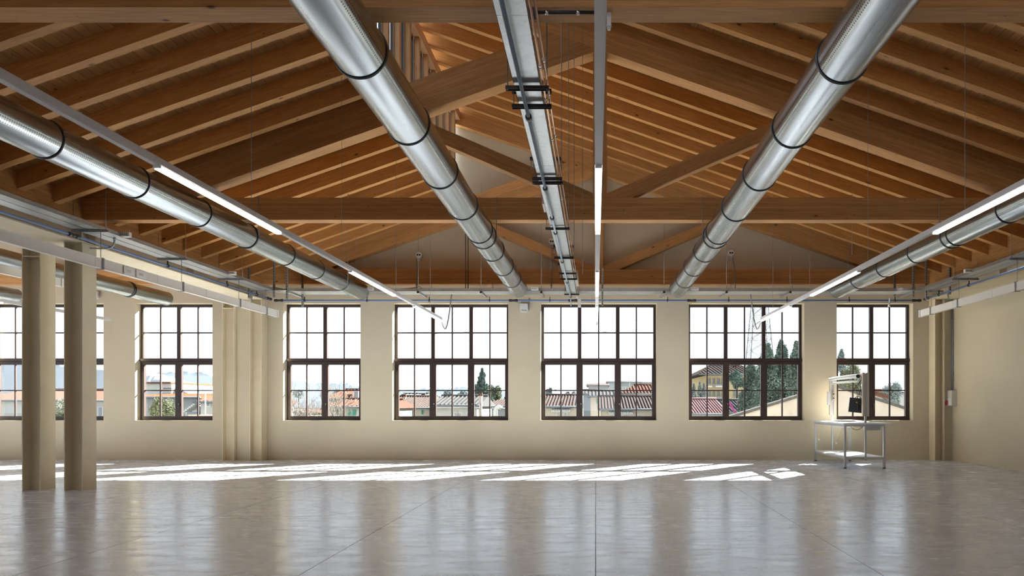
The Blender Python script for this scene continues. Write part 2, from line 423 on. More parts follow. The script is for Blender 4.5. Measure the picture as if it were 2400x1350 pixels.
# ------------------------------------------------------------------ roof
def slope_boards(parent, xa, xb, left, c, y0, y1, single=True):
    """boards run along Y under the roof deck"""
    f = zl if left else zr; step = .118 * math.cos(ANG); x = xa; mbs = MB()
    proto = None; rot = -ANG if left else ANG
    while x < xb:
        xc = x + step / 2; z = f(xc, ZR + RV + .012, c)
        if single:
            if proto is None:
                me = MB().box(-(y1 - y0) / 2, (y1 - y0) / 2, -.0565, .0565, -.011, .011).mesh('board', M['board'])
                MC[('b', left)] = me
            o = bpy.data.objects.new('board', MC[('b', left)]); COL.objects.link(o); place(o, (xc, (y0 + y1) / 2, z), parent); proto = o
            # own X along world Y, then tilt with the slope
            a = ANG if left else -ANG
            xx = Vector((0, 1, 0)); yy = Vector((-math.cos(a), 0, -math.sin(a))); zz = xx.cross(yy)
            o.rotation_euler = Matrix((xx, yy, zz)).transposed().to_euler()
        x += step
    return parent
def deck(name, c, y0, y1):
    mb = MB(); t = .1; z0 = ZR + RV + .026
    xa, xb = c - 8.75, c + (XM - X0) - .05
    mb.prism([(xa, zl(xa, z0, c)), (xb, zl(xb, z0, c)), (xb, zl(xb, z0 + t, c)), (xa, zl(xa, z0 + t, c))], 'y', y0, y1)
    xa, xb = c + (XM - X0) - .45, c + 8.75
    mb.prism([(xa, zr(xa, z0, c)), (xb, zr(xb, z0, c)), (xb, zr(xb, z0 + t, c)), (xa, zr(xa, z0 + t, c))], 'y', y0, y1)
    return struct(mb.build(name, M['roofing']))
ceil1 = deck('ceiling', X0, YB - .3, D + .3)
slope_boards(ceil1, -8.5, -3.36, True, X0, YB, D)
slope_boards(ceil1, -3.6, 8.5, False, X0, YB, D)
c2 = X0 - PITCH
ceil2 = deck('ceiling', c2, YB - .3, D + .3)
slope_boards(ceil2, c2 + 2.0, c2 + 8.5, False, c2, YB, D)
YRAF = [11.235 + .659 * k for k in range(-15, 10)]
for y in YRAF:
    if y > D - .1 or any(abs(y - (t + .105)) < .25 for t in TY): continue
    xa, xb = -8.16, XM - .07
    plank('rafter', [(xa, zl(xa, ZR)), (xb, zl(xb, ZR)), (xb, zl(xb, ZR + RV)), (xa, zl(xa, ZR + RV))], y, .12, ANG, M['rafter'], ceil1, 'rl')
    xa, xb = XM - .07, 8.16
    plank('rafter', [(xa, zr(xa, ZR)), (xb, zr(xb, ZR)), (xb, zr(xb, ZR + RV)), (xa, zr(xa, ZR + RV))], y, .12, -ANG, M['rafter'], ceil1, 'rr')
    if y > 8:
        xa, xb = c2 - 1.5, c2 + 8.1
        plank('rafter', [(xa, zr(xa, ZR, c2)), (xb, zr(xb, ZR, c2)), (xb, zr(xb, ZR + RV, c2)), (xa, zr(xa, ZR + RV, c2))], y, .12, -ANG, M['rafter'], ceil2, 'rr2')

# eave plates (wood) either side
for nm, xa, xb in (('left', -8.40, -8.10), ('right', 8.08, 8.38), ('bay', c2 + 8.03, c2 + 8.30)):
    o = beam('eave_beam', ((xa + xb) / 2, YB + .02, 4.45), ((xa + xb) / 2, D - .02, 4.45), xb - xa, .62, M['glulam'])
    struct(o)

# trusses
def truss(yf, c, wch, label, left=True):
    ym = yf + .105
    t = empty('roof_truss', (c, ym, 4.27)); tag(t, label, 'truss', 'glued timber roof trusses')
    beam('tie_beam', (c - 8.2, ym, 4.445), (c + 8.2, ym, 4.445), .21, .35, M['glulam'], t)
    a = lambda x: c + x - X0
    plank('top_chord', [(a(-8.10), 4.62), (a(-6.56), 4.62), (a(.07), 6.94), (a(X0 - .771), 7.21)], ym, wch, ANG, M['glulam'], t)
    plank('top_chord', [(a(6.70), 4.62), (a(8.241), 4.62), (a(XM - .1), zr(XM - .1, 7.48)), (a(XM - .1), zr(XM - .1, 6.94))], ym, wch - .004, -ANG, M['glulam'], t)
    beam('king_post', (c, ym, 4.62), (c, ym, 6.93), .20, .22, M['glulam'], t)
    sa = math.atan(.43)
    plank('strut', [(a(-2.87), 5.911), (a(-3.178), 5.803), (a(-.425), 4.62), (a(-.04), 4.62), (a(-.04), 4.695)], ym, .19, -sa, M['glulam'], t)
    mir = lambda x: 2 * X0 - x
    plank('strut', [(a(mir(-2.87)), 5.911), (a(mir(-3.178)), 5.803), (a(mir(-.425)), 4.62), (a(mir(-.04)), 4.62), (a(mir(-.04)), 4.695)], ym, .19, sa, M['glulam'], t)
    return t
truss(TY[0], X0, .28, 'nearest roof truss, its tie beam crossing the top edge of the view')
truss(TY[1], X0, .28, 'middle roof truss with tie beam crossing above the ducts, struts and king post clear')
truss(TY[2], X0, .215, 'farthest roof truss, set against the gable of the window wall')
truss(TY[1], c2, .28, 'roof truss of the side bay, partly seen behind the left steel columns')
truss(TY[2], c2, .215, 'roof truss against the side bay end wall, above the left windows')

# clerestory
cl = struct(empty('window_11', (XM, D / 2, 6.3)))
beam('header_beam', (XM, 1.0, 8.33), (XM, D - .01, 8.33), .14, .20, M['post'], cl)
beam('sill_beam', (XM, 1.0, 6.12), (XM, D - .01, 6.12), .16, .42, M['post'], cl)
for k, y in enumerate(YRAF):
    if y < 1.2 or y > D - .2: continue
    beam('post', (XM, y, 6.33), (XM, y, 8.23), .10, .10, M['post'], cl, 'clp')
    o = MB(); yb = y + .659; xo = XM - .075
    ya_, yb_ = y + .055, min(yb - .055, D - .02)
    if yb_ - ya_ > .2:
        o.box(xo - .02, xo + .02, ya_, ya_ + .035, 6.33, 8.23); o.box(xo - .02, xo + .02, yb_ - .035, yb_, 6.33, 8.23)
        o.box(xo - .02, xo + .02, ya_ + .035, yb_ - .035, 6.33, 6.39); o.box(xo - .02, xo + .02, ya_ + .035, yb_ - .035, 8.17, 8.23)
        o.build('casement_frame', M['frame'], cl)
        MB().box(xo - .003, xo + .003, ya_ + .035, yb_ - .035, 6.39, 8.17).build('pane', M['glass'], cl)

# ------------------------------------------------------------------ steel columns and gutter beam
def hcol(x0, x1, y0, y1, z1, label, group):
    t = empty('steel_column', ((x0 + x1) / 2, (y0 + y1) / 2, 0)); tag(t, label, 'column', group)
    mb = MB(); mb.box(x0, x0 + .016, y0, y1, 0, z1); mb.box(x1 - .016, x1, y0, y1, 0, z1); ym = (y0 + y1) / 2
    mb.box(x0 + .016, x1 - .016, ym - .006, ym + .006, 0, z1); mb.build('shaft', M['steel_cream'], t)
    MB().box(x0 + .016, x1 - .016, y0 + .005, ym - .006, z1 - .22, z1 - .205).build('cap_stiffener', M['steel_cream'], t)
    return t
g_ = 'paired cream steel columns'
hcol(-8.99, -8.70, 11.03, 11.34, 3.885, 'cream steel column at far left, left one of the pair on the floor', g_)
hcol(-8.33, -8.04, 11.03, 11.34, 3.885, 'cream steel column, right one of the free-standing pair at left', g_)
hcol(-8.99, -8.70, 16.94, 17.25, 3.885, 'cream steel column at the window wall, left of the narrow infill panel', g_)
hcol(-8.33, -8.04, 16.94, 17.25, 3.885, 'cream steel column at the window wall, right of the narrow infill panel', g_)
hcol(8.165, 8.40, 16.94, 17.25, 3.885, 'cream steel column in the right corner beside the electrical box', g_)
struct(MB().box(-8.695, -8.335, 17.05, 17.26, 0, 3.9).build('trim_1', M['plaster']))
struct(MB().box(8.40, 8.62, 17.02, 17.26, 0, 3.9).build('trim_2', M['plaster']))
def gbeam(x0, x1, lab):
    t = empty('gutter_beam', ((x0 + x1) / 2, 4, 3.89)); struct(t)
    MB().box(x0, x1, YB + .01, D - .01, 3.89, 3.912).build('bottom_flange', M['steel_cream'], t)
    for xw in ((x0 + .16, x1 - .16) if x0 < 0 else (x0 + .16,)):
        MB().box(xw - .006, xw + .006, YB + .01, D - .01, 3.912, 4.14).build('web', M['steel_cream'], t)
    for y in (5.1, 5.4, 11.03, 11.33, 14.1, 16.95, 17.2):
        mb = MB()
        if x0 < 0: mb.box(x0 + .01, x0 + .154, y, y + .012, 3.912, 4.14)
        mb.box(*((x1 - .154, x1 - .01) if x0 < 0 else (x0 + .01, x0 + .154)), y, y + .012, 3.912, 4.14)
        mb.build('stiffener', M['steel_cream'], t)
    return t
gbeam(-9.0, -8.04, 'left'); gbeam(8.08, 8.61, 'right')

# ------------------------------------------------------------------ round ducts
SEC = 1.352; YSE = [16.15 - SEC * k for k in range(0, 13)]
def duct(X, Z, r, yend, y0, label, rods=(11.6,)):
    t = empty('air_duct', (X, (y0 + yend) / 2, Z)); tag(t, label, 'air duct', 'round galvanised air ducts')
    n = 48
    def sec_mesh(L):
        k = ('ds', round(L, 3), r)
        if k not in MC:
            mb = MB(); mb.v = []
            for yy, rr in ((-L / 2, r - .004), (-L / 2 + .02, r), (-L / 2 + .03, r), (L / 2 - .03, r), (L / 2 - .02, r), (L / 2, r - .004)):
                for i in range(n): a = 2 * math.pi * i / n; mb.v.append((rr * math.cos(a), yy, rr * math.sin(a)))
            for j in range(5):
                for i in range(n): l = (i + 1) % n; mb.f.append((j * n + i, (j + 1) * n + i, (j + 1) * n + l, j * n + l)); mb.sm.append(True)
            MC[k] = mb.mesh('duct_section', M['duct'])
        return MC[k]
    y = yend
    while y > y0 + .2:
        L = min(SEC, y - y0)
        o = bpy.data.objects.new('duct_section', sec_mesh(L)); COL.objects.link(o); place(o, (X, y - L / 2, Z), t)
        pts = [(X + (r + .004) * math.cos(a), y - L, Z + (r + .004) * math.sin(a)) for a in [2 * math.pi * i / 36 for i in range(36)]]
        MB().tube(pts, .009, 6, closed=True).build('clamp_ring', M['seam'], t)
        y -= L
    mb = MB(); mb.tube([(X, yend - .012, Z), (X, yend + .004, Z)], [r + .003, r + .003], 40); mb.build('end_cap', M['duct'], t)
    for yr in rods:
        pts = [(X + (r + .008) * math.cos(a), yr, Z + (r + .008) * math.sin(a)) for a in [2 * math.pi * i / 36 for i in range(36)]]
        MB().tube(pts, .007, 6, closed=True).build('support_ring', M['seam'], t)
        sx_ = r + .01 if X < 0 else -r - .01
        MB().tube([(X + sx_, yr, Z), (X + sx_, yr, 4.62 if abs(yr - 11.1) < .4 else (zl(X, ZR + .02) if X < 0 else zr(X, ZR + .02)))], .006, 6).build('hanger_rod', M['rod'], t)
    return t
duct(-1.767, 4.0, .200, 16.1, -3, 'round perforated zinc duct descending left of centre', (11.07,))
duct(1.885, 4.0, .193, 16.2, -3, 'round perforated zinc duct descending right of centre', (11.07,))
duct(-5.50, 4.0, .188, 16.5, -3, 'round perforated zinc duct nearest the left cable tray', (11.07,))
duct(5.60, 4.0, .188, 16.3, -3, 'round perforated zinc duct nearest the right wall', (11.07,))
duct(-9.94, 3.80, .155, 16.3, 6, 'thin round duct seen behind the two left columns, ending above a window', (15.0,))
duct(-13.1, 3.80, .155, 15.9, 8, 'thin round duct at the far left edge, behind the left column', (14.0,))

# ------------------------------------------------------------------ LED tracks
def track(X, Z, lits, y0, yend, label, wires):
    t = empty('light_track', (X, (y0 + yend) / 2, Z)); tag(t, label, 'ceiling light', 'linear light tracks')
    mb = MB(); mb.box(X - .031, X + .031, y0, yend, Z + .02, Z + .075); mb.box(X - .024, X + .024, y0, yend, Z + .012, Z + .02)
    mb.build('housing', M['track'], t)
    y = yend - 2.28
    while y > y0:
        MB().box(X - .033, X + .033, y - .006, y + .006, Z + .018, Z + .077).build('joint_cover', M['track'], t); y -= 2.28
    for a, b in lits:
        MB().box(X - .026, X + .026, a, b, Z - .012, Z + .012).build('diffuser', M['led'], t)
        for e in (a - .02, b): MB().box(X - .028, X + .028, e, e + .02, Z - .008, Z + .014).build('end_clip', M['white'], t)
    for yw, zt in wires: MB().tube([(X, yw, Z + .07), (X, yw, zt - .03)], .003, 5).build('suspension_wire', M['rod'], t)
    return t
LIT = [(.8, 3.0), (5.74, 7.94), (10.25, 12.49), (13.84, 16.24)]
def zroof(X): return (zl(X, ZR + RV) if X < XM else zr(X, ZR + RV))
wy = [2.9, 7.3, 9.9, 12.6, 15.2]
track(-3.57, 3.28, LIT, -4, 16.24, 'slim suspended light track left of the centre line, over the left floor', [(y, zroof(-3.57)) for y in wy])
track(.024, 3.28, LIT, -4, 16.24, 'slim suspended light track on the centre line, seen end-on below the king posts', [(y, 4.28) for y in (5.25, 11.25)] + [(16.1, 6.9)])
track(3.83, 3.28, LIT, -4, 16.24, 'slim suspended light track at right, above the workbench side', [(y, zroof(3.83)) for y in wy])
track(-11.3, 3.28, [(6.0, 8.2), (12.0, 13.4)], 4, 16.4, 'slim light track of the side bay, crossing behind the left columns', [(15.0, 6.0), (9.0, 6.0)])
# flex from track ends to tray
def flex(X, Xt, label, sag=.30):
    pts = []
    for i in range(17):
        u = i / 16; x = X + (Xt - X) * u; z = (3.30 + (3.95 - 3.30) * u) - sag * math.sin(math.pi * u) * (1.15 - .5 * u) * 1.6; y = 16.24 + .40 * u
        pts.append((X + (Xt - X) * (u ** .8), y, z))
    tag(MB().tube(pts, .016, 8).build('cable_conduit', M['greycable']), label, 'cable', 'flexible conduits at the track ends')
flex(-3.57, -3.40, 'looping grey flexible conduit at the end of the left light track')
flex(.024, .03, 'looping grey flexible conduit at the end of the centre light track', .22)
flex(3.83, 3.66, 'looping grey flexible conduit at the end of the right light track')

# ------------------------------------------------------------------ cable trays
def tray_long(xa, xb, y0, y1, z, m, t, name='tray_channel'):
    mb = MB(); mb.box(xa, xb, y0, y1, z, z + .003); mb.box(xa, xa + .003, y0, y1, z, z + .06); mb.box(xb - .003, xb, y0, y1, z, z + .06)
    mb.box(xa, xa + .012, y0, y1, z + .057, z + .06); mb.box(xb - .012, xb, y0, y1, z + .057, z + .06)
    return mb.build(name, m, t)
def crossbar(t, x0, x1, y, z, m=None):
    m = m or M['strut']; mb = MB(); mb.box(x0, x1, y - .02, y - .017, z - .03, z); mb.box(x0, x1, y + .017, y + .02, z - .03, z); mb.box(x0, x1, y - .017, y + .017, z - .003, z)
    return mb.build('crossbar', m, t)
def socket_box(t, x, y, z, w=.16, h=.07, d=.07, face='y'):
    s = MB().box(x - w / 2, x + w / 2, y - d, y, z, z + h).build('outlet_box', M['white'], t)
    mb = MB()
    for k in range(4): mb.box(x - w / 2 + .022 + k * .03, x - w / 2 + .038 + k * .03, y - d - .003, y - d, z + h * .4, z + h * .62)
    mb.build('socket', M['blackpl'], s)
BZ = [2.4, 4.45, 6.5, 8.6, 10.67, 12.75, 14.8]
# left pair
t = empty('cable_tray', (-7.7, 5, 4.0)); tag(t, 'double galvanised cable tray along the left gutter beam', 'cable tray')
for a, b in ((-7.90, -7.70), (-7.69, -7.49)):
    for i in range(8):
        y1 = 16.35 - i * 3.0; tray_long(a, b, y1 - 2.994, y1, 4.0, M['galv'], t)
for y in BZ:
    crossbar(t, -7.93, -7.40, y, 3.998)
    for x in (-7.425, -7.915): MB().tube([(x, y, 3.96), (x, y, zl(x, ZR) if x > -8.1 else 4.6)], .005, 6).build('hanger_rod', M['rod'], t)
for y in (11.17, 14.43): socket_box(t, -7.44, y, 4.0)
t = empty('cable_tray', (7.75, 5, 4.0)); tag(t, 'double galvanised cable tray along the right wall', 'cable tray')
for a, b in ((7.55, 7.75), (7.76, 7.96)):
    for i in range(8):
        y1 = 16.35 - i * 3.0; tray_long(a, b, y1 - 2.994, y1, 4.0, M['galv'], t)
for y in BZ:
    crossbar(t, 7.50, 8.05, y, 3.998)
    for x in (7.53, 8.03): MB().tube([(x, y, 3.96), (x, y, zr(x, ZR))], .005, 6).build('hanger_rod', M['rod'], t)
socket_box(t, 7.5, 14.2, 4.0)
# across the window wall with rounded corners
t = empty('cable_tray', (0, 16.75, 4.0)); tag(t, 'long double cable tray running above the windows', 'cable tray')
for a, b in ((16.48, 16.72), (16.74, 16.98)):
    for i in range(5):
        x0, x1 = -7.0 + i * 2.8, -7.0 + (i + 1) * 2.8 - .005
        mb = MB(); mb.box(x0, x1, a, b, 4.0, 4.003); mb.box(x0, x1, a, a + .003, 4.0, 4.07); mb.box(x0, x1, b - .003, b, 4.0, 4.07); mb.box(x0, x1, a, a + .012, 4.067, 4.07)
        mb.build('tray_channel', M['galv'], t)
for sgn in (-1, 1):
    mb = MB(); xc, yc = sgn * (7.0), 16.35 - .03
    xc = -7.0 if sgn < 0 else 7.0
    for (ri, ro) in ((.13, .37), (.39, .63)):
        pass
    # quarter bend: centre inside the room corner
    for (ri, ro) in ((.16, .40), (.42, .66)):
        prev = None
        for i in range(9):
            a = math.pi / 2 * i / 8
            xi, yi = xc + sgn * ri * math.sin(a) * 1.0, 16.32 + ri * math.cos(a)
            xo, yo = xc + sgn * ro * math.sin(a), 16.32 + ro * math.cos(a)
            if prev:
                (pxi, pyi, pxo, pyo) = prev
                for zz in (4.0,): mb.quad((pxi, pyi, zz), (xi, yi, zz), (xo, yo, zz), (pxo, pyo, zz))
                mb.quad((pxi, pyi, 4.0), (xi, yi, 4.0), (xi, yi, 4.07), (pxi, pyi, 4.07)); mb.quad((pxo, pyo, 4.0), (xo, yo, 4.0), (xo, yo, 4.07), (pxo, pyo, 4.07))
            prev = (xi, yi, xo, yo)
    mb.build('bend', M['galv'], t)
for x in (-5.6, -4.15, -2.68, -1.27, 1.6, 3.06, 4.55, 5.9):
    mb = MB(); mb.box(x - .02, x + .02, 16.45, 17.25, 3.965, 3.996); mb.build('crossbar', M['strut'], t)
    MB().box(x - .024, x + .024, 16.43, 16.45, 3.95, 4.0).build('end_plug', M['blackpl'], t)
    f = zl if x < XM else (zr if x > X0 else zl)
    MB().tube([(x, 16.47, 3.99), (x, 16.47, (zl(x, ZR + .25) if x < X0 else zr(x, ZR + .25)))], .0045, 6).build('hanger_rod', M['rod'], t)
    MB().tube([(x + .2, 16.99, 4.07), (x + .2, 16.99, 4.4)], .006, 6).build('hanger_rod', M['rod'], t)
for x in (-5.27, -1.42, 2.32): socket_box(t, x, 16.47, 4.02, .17, .06, .05)
# slotted channels and cantilever brackets in the corners
def channel(t, x, y, z0, z1, name='slotted_channel'):
    o = MB().box(x - .02, x + .02, y - .02, y + .02, z0, z1).build(name, M['strut'], t)
    mb = MB(); z = z0 + .03
    while z < z1 - .05: mb.box(x - .006, x + .006, y - .0215, y - .0195, z, z + .035); z += .062
    mb.build('slots', M['slot'], o); return o
for (x, y, z0, z1) in ((-8.0, 16.25, 3.80, 4.55), (-7.49, 16.40, 3.84, 4.70), (-7.19, 16.40, 3.80, 4.68), (-7.05, 16.93, 3.70, 4.5),
                       (7.20, 16.95, 3.95, 4.5), (7.40, 16.40, 3.84, 4.66), (7.70, 16.40, 3.80, 4.70), (8.05, 16.0, 3.85, 4.6), (.16, 16.55, 3.67, 4.55)):
    channel(t, x, y, z0, z1)
for (xa, xb, y) in ((-8.0, -7.49, 16.32), (7.70, 8.05, 16.30)):
    MB().box(xa, xb, y, y + .04, 3.955, 3.995).build('cantilever', M['galv'], t)
for (x, y) in ((-7.19, 16.42), (7.40, 16.42)):
    MB().box(x, x + .04, y, 17.2, 3.955, 3.995).build('cantilever', M['galv'], t)
for (x, y) in ((-7.98, 16.28), (-7.05, 16.95), (8.03, 16.03)):
    MB().prism([(y, 3.96), (y + .12, 3.96), (y, 3.72)], 'x', x - .004, x + .02).build('gusset', M['galv'], t)

c = MB().tube([(-8.1, 11.2, 3.83), (-7.78, 11.2, 3.83), (-7.70, 11.2, 3.85), (-7.66, 11.2, 3.90), (-7.65, 11.2, 4.0)], .014, 8).build('metal_conduit', M['boxgrey']); tag(c, 'bent grey conduit joining the left cable tray above the near column', 'conduit')
MB().tube([(-7.655, 11.2, 3.965), (-7.65, 11.2, 4.0)], .02, 8).build('end_fitting', M['boxgrey'], c)
# centre tray with pipes
t = empty('cable_tray', (-.56, 6, 3.95)); tag(t, 'single galvanised cable tray hanging on the centre line', 'cable tray')
for i in range(7):
    y1 = 16.56 - i * 2.965; tray_long(-.665, -.450, y1 - 2.96, y1, 3.95, M['galv'], t)
for y in (1.5, 3.6, 5.71, 8.15, 10.27, 12.33, 14.4, 16.4):
    crossbar(t, -.73, -.38, y, 3.93, M['strut_dark'])
    for x in (-.715, -.395): MB().tube([(x, y, 3.9), (x, y, zroof(x) - .25 if x > -.5 and y in (5.71, 8.15, 10.27) else 4.14)], .005, 6).build('hanger_rod', M['rod'], t)
for y in (6.06, 7.72, 12.0, 13.5):
    crossbar(t, -.72, -.38, y, 4.06, M['strut_dark'])
    crossbar(t, -.72, -.38, y + .28 if y > 7 else y, 3.93, M['strut_dark'])
    for x in (-.705, -.395): MB().tube([(x, y, 3.93), (x, y, 4.06)], .004, 6).build('spacer_rod', M['rod'], t)
MB().box(-.70, -.66, 9.2, 9.6, 3.97, 4.1).build('junction_box', M['white'], t)
MB().box(-.44, -.37, 14.6, 15.5, 3.95, 4.12).build('side_plate', M['galv'], t)
p = MB().tube([(-.592, -3, 3.885), (-.592, 16.45, 3.885), (-.592, 16.62, 3.87), (-.59, 16.70, 3.80), (-.585, 16.72, 3.68)], .016, 10).build('water_pipe', M['bluegrey'])
tag(p, 'grey-blue pipe under the centre cable tray, bending down at the window wall', 'pipe')
for y in (3.9, 6.22, 8.27, 9.57, 10.4, 12.5, 14.6, 16.55):
    MB().tube([(-.592, y - .035, 3.885), (-.592, y - .03, 3.885), (-.592, y + .03, 3.885), (-.592, y + .035, 3.885)], [.02, .029, .029, .02], 10).build('coupling', M['blackpl'], p)
for k, (x, z) in enumerate(((-.425, 3.95), (-.398, 3.99))):
    p = MB().tube([(x, -3, z), (x, 16.5, z)], .0095, 8).build('metal_conduit', M['copper'])
    tag(p, ('inner' if k == 0 else 'outer') + ' thin metal conduit along the right edge of the centre tray', 'conduit')
    for y in (4.1, 5.4, 6.0, 6.9, 8.9, 11.3, 13.6): MB().tube([(x, y - .025, z), (x, y + .025, z)], .015, 8).build('clip', M['chrome'], p)
# black conduit fixed to the nearest tie beam
p = MB().tube([(-.44, 5.20, 4.245), (.0, 5.20, 4.245)], .013, 10).build('metal_conduit', M['strut_dark'])
tag(p, 'short dark conduit clipped under the nearest tie beam, next to the centre light track', 'conduit')
for x in (-.36, -.13): MB().tube([(x - .012, 5.20, 4.245), (x + .012, 5.20, 4.245)], .018, 8).build('clip', M['chrome'], p)
MB().box(-.50, -.44, 5.17, 5.23, 4.21, 4.27).build('end_fitting', M['blackpl'], p)
p = MB(); p.box(.085, .115, 5.24, 5.29, 4.17, 4.29); o = p.build('smoke_sensor', M['white'])
tag(o, 'small white sensor clipped under the nearest tie beam beside the centre track', 'sensor')
MB().tube([(.10, 5.265, 4.19), (.10, 5.265, 4.15)], [.022, .012], 12).build('lens', M['white'], o)

# ------------------------------------------------------------------ busbar trunkings
def busbar(X, z0, z1, y0, y1, label, clamps, ztray):
    t = empty('busbar_trunking', (X, (y0 + y1) / 2, z0)); tag(t, label, 'busbar', 'white busbar trunkings')
    y = y1 - .06; k = 0
    while y > y0:
        L = min(1.5, y - y0); a = y - L
        mb = MB(); mb.box(X - .03, X + .03, a + .003, y - .003, z0 + .008, z1 - .008); mb.box(X - .036, X + .036, a + .003, y - .003, z1 - .008, z1); mb.box(X - .036, X + .036, a + .003, y - .003, z0, z0 + .008)
        mb.build('trunking_length', M['whitemetal'], t); y = a
    MB().box(X - .04, X + .04, y1 - .055, y1, z0 - .006, z1 + .006).build('end_cap', M['white'], t)
    for yc in clamps:
        mb = MB(); mb.box(X - .06, X + .045, yc - .016, yc + .016, z0 - .012, z0 - .002); mb.box(X - .06, X + .045, yc - .016, yc + .016, z1 + .002, z1 + .01)
        sx_ = .042 if X < 0 else -.042
        mb.box(X + sx_ - .004, X + sx_ + .004, yc - .016, yc + .016, z0 - .002, z1 + .002); mb.build('clamp', M['rod'], t)
        MB().tube([(X, yc, z1), (X, yc, ztray)], .005, 6).build('hanger_rod', M['rod'], t)
    return t
bb = busbar(-7.50, 3.405, 3.56, -3, 16.57, 'white busbar trunking hung below the left cable tray', [4.45, 6.5, 8.6, 10.67, 12.75, 14.8, 16.0], 3.97)
for y in (11.25, 11.55):
    MB().box(-7.465, -7.455, y - .12, y + .12, 3.42, 3.545).build('tap_off_cover', M['white'], bb)
    MB().box(-7.455, -7.452, y - .05, y + .05, 3.46, 3.50).build('warning_plate', M['boxgrey'], bb)
busbar(7.64, 3.405, 3.56, -3, 16.57, 'white busbar trunking hung below the right cable tray', [4.45, 6.5, 8.6, 10.67, 12.75, 14.8, 16.0], 3.97)
busbar(-9.40, 3.42, 3.56, 4, 12.4, 'white busbar trunking glimpsed behind the left columns', [6.5, 9.3, 10.67], 3.89)

# ------------------------------------------------------------------ blue pipes
def pipe_run(pts, label, clips, coupl, clipdir='y'):
    p = MB().tube(pts, .02, 12).build('compressed_air_pipe', M['blue']); tag(p, label, 'pipe', 'blue compressed air pipes')
    for c in clips:
        c = Vector(c)
        if clipdir == 'y': q = [c - Vector((0, .02, 0)), c + Vector((0, .02, 0))]
        else: q = [c - Vector((.014, 0, 0)), c + Vector((.014, 0, 0))]
        mb = MB(); mb.tube(q, .031, 10); mb.box(c.x - .008, c.x + .008, c.y - .008, c.y + .008, c.z + .02, c.z + .09); mb.build('pipe_clip', M['blackpl'], p)
    for c in coupl:
        c = Vector(c); d = Vector((0, 1, 0)) if clipdir == 'y' else Vector((1, 0, 0))
        MB().tube([c - d * .11, c - d * .10, c - d * .04, c - d * .035, c + d * .035, c + d * .04, c + d * .10, c + d * .11], [.022, .034, .034, .027, .027, .034, .034, .022], 12).build('coupling', M['blackpl'], p)
    return p
pipe_run([(-7.75, -3, 3.86), (-7.75, 16.80, 3.86)], 'blue compressed air pipe along the left cable tray', [(-7.75, y, 3.86) for y in (4.45, 6.5, 8.6, 12.75, 14.8, 16.1)], [(-7.75, 10.45, 3.86), (-7.75, 16.70, 3.86)])
pipe_run([(7.85, -3, 3.86), (7.85, 16.80, 3.86)], 'blue compressed air pipe along the right wall', [(7.85, y, 3.86) for y in (4.45, 6.5, 8.6, 12.75, 14.8, 16.1)], [(7.85, 16.70, 3.86)])
pipe_run([(-7.70, 16.93, 3.85), (7.80, 16.93, 3.85)], 'blue compressed air pipe running right above the windows',
         [(x, 16.93, 3.85) for x in (-7.0, -5.5, -4.0, -2.55, -1.1, 1.73, 3.2, 4.6, 6.1, 7.2)], [(-7.62, 16.93, 3.85), (-1.98, 16.93, 3.85), (-.55, 16.93, 3.85), (2.31, 16.93, 3.85), (7.72, 16.93, 3.85)], 'x')
v = MB().tube([(2.31, 16.93, 3.83), (2.31, 16.93, 3.78)], .02, 10).build('drain_valve', M['brass']); tag(v, 'small brass valve under the blue pipe above the fourth large window', 'valve')
MB().tube([(2.31, 16.93, 3.78), (2.30, 16.91, 3.74), (2.27, 16.91, 3.75)], .006, 6).build('hook', M['brass'], v)
v = MB().tube([(7.05, 16.9, 3.92), (7.05, 16.9, 3.76), (7.03, 16.9, 3.70)], .022, 8).build('hose_reel_coupler', M['chrome']); tag(v, 'bright metal coupler hanging at the right end of the blue pipe', 'coupler')
MB().tube([(7.05, 16.9, 3.73), (7.07, 16.9, 3.69)], .012, 8).build('nozzle', M['chrome'], v)
v = MB().box(-.42, -.35, 16.62, 16.75, 3.66, 3.86).build('air_filter', M['whitemetal']); tag(v, 'white air filter canister by the end of the centre tray', 'filter')
MB().box(-.43, -.34, 16.61, 16.76, 3.84, 3.87).box(-.46, -.41, 16.50, 16.66, 3.87, 3.955).build('filter_head', M['boxgrey'], v)

# ------------------------------------------------------------------ small wall devices
def text_mesh(s, size, m, parent, org, rot):
    cu = bpy.data.curves.new('t', 'FONT'); cu.body = s; cu.size = size; cu.align_x = 'CENTER'; cu.extrude = .001
    o = bpy.data.objects.new('t', cu); COL.objects.link(o)
    me = bpy.data.meshes.new_from_object(o.evaluated_get(bpy.context.evaluated_depsgraph_get())); bpy.data.objects.remove(o)
    me.materials.clear(); me.materials.append(m)
    q = bpy.data.objects.new('lettering', me); COL.objects.link(q); place(q, org, parent); q.rotation_euler = rot; return q
def wall_unit(x, z, label, txt):
    b = MB(); pts = []
    r = .03; hw = .095; hh = .1
    for (cx_, cz_, a0) in ((hw - r, hh - r, 0), (-hw + r, hh - r, 90), (-hw + r, -hh + r, 180), (hw - r, -hh + r, 270)):
        for k in range(5): a = R(a0 + 22.5 * k); pts.append((x + cx_ + r * math.cos(a), z + cz_ + r * math.sin(a)))
    b.prism(pts, 'y', 17.19, 17.258); o = b.build('control_unit', M['white']); tag(o, label, 'wall unit')
    if txt: text_mesh(txt, .052, M['blackpl'], o, (x + .01, 17.188, z - .085), (R(90), 0, 0))
    MB().box(x - .025, x - .012, 17.186, 17.19, z + .01, z + .014).build('status_light', M['boxgrey'], o)
    c = MB().tube([(x + .13, 17.24, z + .24), (x + .13, 17.24, z - .06)], .011, 8).build('metal_conduit', M['rod']); tag(c, 'short grey conduit beside the ' + ('central' if txt else 'left') + ' white wall unit', 'conduit')
    MB().box(x + .115, x + .145, 17.225, 17.257, z + .02, z + .035).build('clip', M['rod'], c)
    return o
